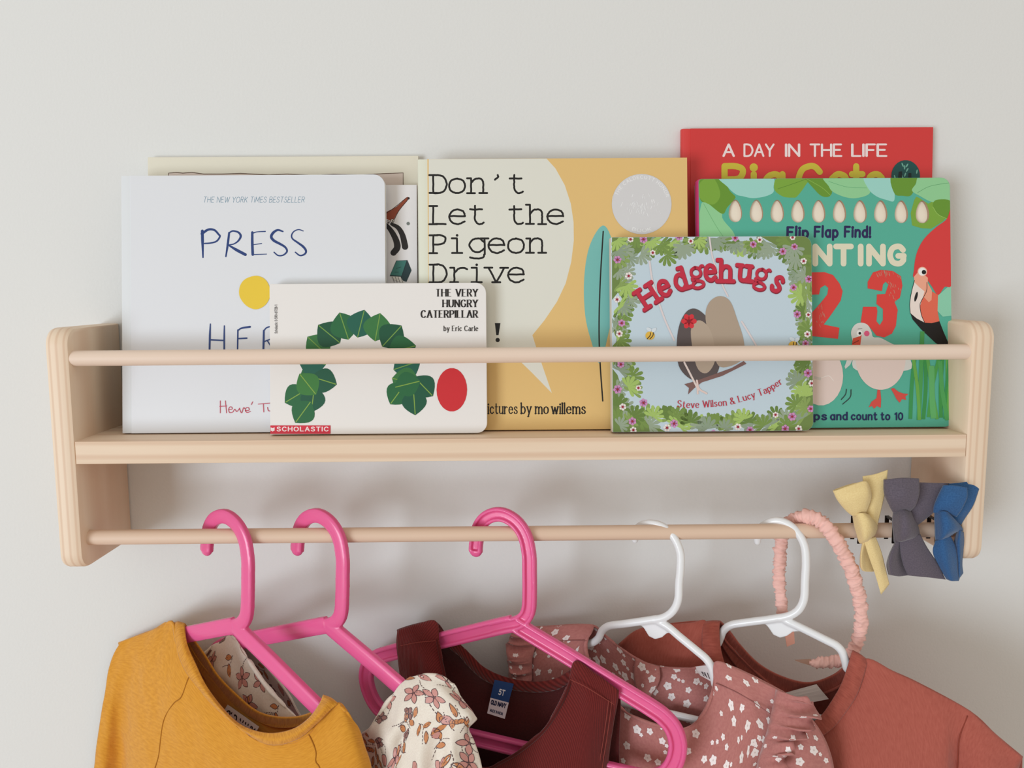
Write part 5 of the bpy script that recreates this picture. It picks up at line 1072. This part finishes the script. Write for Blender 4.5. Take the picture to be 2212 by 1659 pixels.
# ------------------------------------------------------------------ hair bows clipped on the rod
BG = 'fabric hair bows clipped on the rod'
CLIP = mat('dark_metal_clip', (46, 38, 36), .35, .5, Metallic=.8)
def bow(label, fab, pieces, knot, clipx):
    xm = sum(p[0] for r in knot for p in r)/sum(len(r) for r in knot); T = Thing('hair_bow', label, 'hair bow', PR.px(xm, 1150, .9), BG)
    for i, (nm, rows) in enumerate(pieces):
        Cloth(PR, rows, 8, 8, wr=(.05, .7), seed=i+3, th=.12).mesh(nm, fab, T)
    Cloth(PR, knot, 8, 8, wr=(.05, .8), seed=17, th=.12).mesh('knot', fab, T)
    q = PR.px(clipx, 1130, 0); x = q[0]
    parts = [box(x-.1, x+.25, YL-.80, YL-.68, ZL-.95, ZL+1.1), box(x-.1, x+.25, YL+.68, YL+.76, ZL-1.0, ZL+1.1), box(x-.05, x+.2, YL-.78, YL+.74, ZL+.95, ZL+1.1)]
    build('metal_clip', *join(*parts), CLIP, thing=T, smooth=False)
CREAM = fabric('butter_linen', (238, 216, 160), (228, 202, 144), (90, 90, 1), .2)
SLATE = fabric('slate_felt', (108, 100, 112), (90, 83, 95), (90, 90, 1), .4)
BLUE = fabric('cobalt_linen', (60, 104, 154), (46, 86, 134), (90, 90, 1), .4)
bow('cream linen knotted hair bow, leftmost of the bows on the rod', CREAM, [
 ('bow_tail', [[(1864, 1029, 1.3), (1891, 1024, 1.35), (1918, 1015, 1.3)], [(1866, 1058, 1.5), (1892, 1058, 1.6), (1914, 1052, 1.5)], [(1868, 1095, 1.6), (1888, 1095, 1.8), (1906, 1092, 1.6)], [(1868, 1125, 1.5), (1882, 1130, 1.7), (1896, 1134, 1.5)]]),
 ('bow_loop', [[(1869, 1040, 1.2), (1838, 1045, 1.2), (1803, 1057, 1.2), (1803, 1060, 1.75), (1836, 1048, 2.1), (1869, 1039, 2.2), (1880, 1052, 1.9)], [(1872, 1068, 1.2), (1845, 1072, 1.2), (1812, 1078, 1.3), (1813, 1082, 2.0), (1840, 1073, 2.6), (1872, 1062, 2.7), (1883, 1074, 2.2)], [(1870, 1092, 1.4), (1850, 1096, 1.4), (1828, 1100, 1.5), (1829, 1103, 2.0), (1850, 1098, 2.5), (1868, 1092, 2.5), (1876, 1096, 2.2)], [(1868, 1112, 1.6), (1855, 1114, 1.6), (1842, 1114, 1.6), (1843, 1115, 1.9), (1855, 1114, 2.1), (1865, 1112, 2.1), (1868, 1113, 1.9)]]),
 ('bow_loop', [[(1862, 1172, 1.7), (1865, 1172, 1.9), (1868, 1172, 1.9), (1872, 1172, 1.7), (1870, 1172, 1.3)], [(1858, 1198, 1.4), (1861, 1198, 2.), (1868, 1196, 1.6), (1880, 1196, 1.3), (1884, 1198, 1.)], [(1857, 1222, 1.2), (1861, 1224, 1.9), (1870, 1222, 1.5), (1882, 1224, 1.2), (1890, 1226, .9)], [(1862, 1232, 1.2), (1866, 1234, 1.6), (1873, 1235, 1.4), (1884, 1235, 1.2), (1890, 1234, 1.)]]),
 ('bow_tail', [[(1866, 1168, 1.9), (1880, 1164, 2.1), (1892, 1160, 1.8)], [(1876, 1200, 1.9), (1890, 1196, 2.1), (1904, 1192, 1.8)], [(1890, 1240, 1.7), (1903, 1236, 1.9), (1914, 1230, 1.7)], [(1903, 1284, 1.6), (1912, 1274, 1.7), (1921, 1262, 1.6)]])],
 [[(1841, 1112, 1.3), (1852, 1109, 2.3), (1866, 1108, 2.5), (1880, 1112, 1.6)], [(1843, 1128, 1.3), (1858, 1124, 2.6), (1878, 1122, 2.7), (1894, 1130, 1.4)], [(1848, 1150, 1.3), (1864, 1146, 2.7), (1882, 1142, 2.7), (1896, 1140, 1.4)], [(1855, 1172, 1.4), (1868, 1166, 2.5), (1880, 1160, 2.4), (1892, 1152, 1.5)], [(1862, 1175, 1.3), (1872, 1171, 1.9), (1880, 1166, 1.9), (1886, 1162, 1.4)]], 1848)
bow('grey felt knotted hair bow between the cream and blue bows', SLATE, [
 ('bow_tail', [[(1984, 1042, 1.4), (2016, 1043, 1.4), (2051, 1044, 1.3)], [(1978, 1072, 1.6), (2008, 1074, 1.7), (2037, 1076, 1.5)], [(1968, 1102, 1.7), (1992, 1108, 1.9), (2014, 1110, 1.6)], [(1960, 1122, 1.6), (1972, 1130, 1.8), (1984, 1134, 1.5)]]),
 ('bow_loop', [[(1984, 1042, 1.2), (1950, 1038, 1.1), (1917, 1036, 1.2), (1915, 1036, 1.8), (1950, 1033, 2.2), (1984, 1034, 2.1)], [(1982, 1066, 1.2), (1950, 1066, 1.2), (1917, 1064, 1.3), (1916, 1066, 2.2), (1950, 1066, 2.9), (1984, 1064, 2.6)], [(1974, 1088, 1.4), (1950, 1090, 1.4), (1926, 1090, 1.4), (1925, 1092, 2.1), (1947, 1092, 2.5), (1978, 1088, 2.7)], [(1962, 1104, 1.6), (1950, 1106, 1.6), (1934, 1106, 1.6), (1933, 1106, 1.8), (1947, 1104, 1.9), (1966, 1102, 2.1)]]),
 ('bow_loop', [[(1934, 1168, 1.5), (1938, 1168, 1.9), (1946, 1170, 1.9), (1948, 1172, 1.4)], [(1920, 1198, 1.3), (1926, 1196, 2.2), (1946, 1198, 1.5), (1954, 1200, 1.1)], [(1915, 1220, 1.2), (1922, 1220, 2.3), (1944, 1222, 1.6), (1960, 1222, 1.1)], [(1919, 1241, 1.2), (1926, 1243, 2.0), (1944, 1245, 1.5), (1962, 1243, 1.2)]]),
 ('bow_tail', [[(1944, 1170, 2.0), (1966, 1160, 2.2), (1988, 1154, 1.8)], [(1946, 1196, 2.0), (1978, 1190, 2.2), (2004, 1184, 1.8)], [(1952, 1222, 1.9), (1990, 1220, 2.1), (2026, 1218, 1.7)], [(1961, 1243, 1.8), (2002, 1247, 2.0), (2043, 1252, 1.6)]])],
 [[(1930, 1102, 1.3), (1944, 1100, 2.2), (1958, 1102, 2.4), (1968, 1105, 1.7)], [(1927, 1122, 1.3), (1946, 1120, 2.8), (1964, 1120, 2.9), (1981, 1130, 1.5)], [(1928, 1146, 1.3), (1948, 1146, 3.0), (1968, 1146, 3.), (1987, 1152, 1.5)], [(1930, 1168, 1.4), (1948, 1166, 2.7), (1966, 1163, 2.7), (1984, 1160, 1.6)], [(1933, 1173, 1.3), (1948, 1172, 1.9), (1962, 1168, 1.9), (1974, 1164, 1.5)]], 1922)
bow('blue linen knotted hair bow, rightmost of the bows on the rod', BLUE, [
 ('bow_tail', [[(2050, 1045, 1.4), (2086, 1041, 1.4), (2122, 1033, 1.3)], [(2050, 1072, 1.6), (2084, 1070, 1.7), (2112, 1066, 1.5)], [(2050, 1100, 1.7), (2078, 1102, 1.8), (2100, 1096, 1.6)], [(2050, 1122, 1.6), (2064, 1130, 1.8), (2076, 1134, 1.5)]]),
 ('bow_loop', [[(2086, 1060, 1.3), (2064, 1056, 1.3), (2042, 1054, 1.4), (2042, 1049, 2.0), (2066, 1050, 2.4), (2088, 1054, 2.5)], [(2084, 1078, 1.4), (2058, 1078, 1.4), (2032, 1074, 1.4), (2031, 1072, 2.1), (2058, 1072, 2.8), (2088, 1074, 2.8)], [(2074, 1098, 1.5), (2050, 1098, 1.5), (2024, 1094, 1.5), (2023, 1092, 2.0), (2048, 1092, 2.6), (2078, 1096, 2.7)], [(2062, 1116, 1.6), (2044, 1114, 1.6), (2022, 1108, 1.6), (2021, 1107, 1.8), (2042, 1106, 2.1), (2066, 1114, 2.2)]]),
 ('bow_loop', [[(2066, 1150, 1.4), (2074, 1146, 2.3), (2082, 1150, 1.5)], [(2060, 1176, 1.4), (2072, 1172, 2.4), (2083, 1174, 1.4)], [(2064, 1214, 1.3), (2073, 1212, 1.9), (2079, 1214, 1.3)], [(2066, 1254, 1.2), (2072, 1250, 1.6), (2081, 1238, 1.2)]]),
 ('bow_tail', [[(2020, 1168, 1.7), (2036, 1164, 2.3), (2054, 1158, 2.0)], [(2015, 1192, 1.7), (2040, 1188, 2.5), (2066, 1184, 2.0)], [(2026, 1222, 1.6), (2046, 1220, 2.4), (2069, 1220, 1.8)], [(2044, 1251, 1.5), (2056, 1255, 2.0), (2071, 1255, 1.6)]])],
 [[(2018, 1108, 1.4), (2032, 1104, 2.3), (2046, 1105, 2.5), (2054, 1112, 1.7)], [(2018, 1126, 1.4), (2036, 1122, 2.8), (2056, 1122, 2.9), (2073, 1132, 1.6)], [(2019, 1146, 1.4), (2040, 1144, 2.9), (2062, 1142, 2.9), (2080, 1146, 1.7)], [(2021, 1166, 1.4), (2036, 1162, 2.6), (2052, 1156, 2.5), (2066, 1150, 1.7)], [(2023, 1171, 1.3), (2034, 1168, 1.9), (2046, 1163, 1.9), (2056, 1158, 1.5)]], 2014)
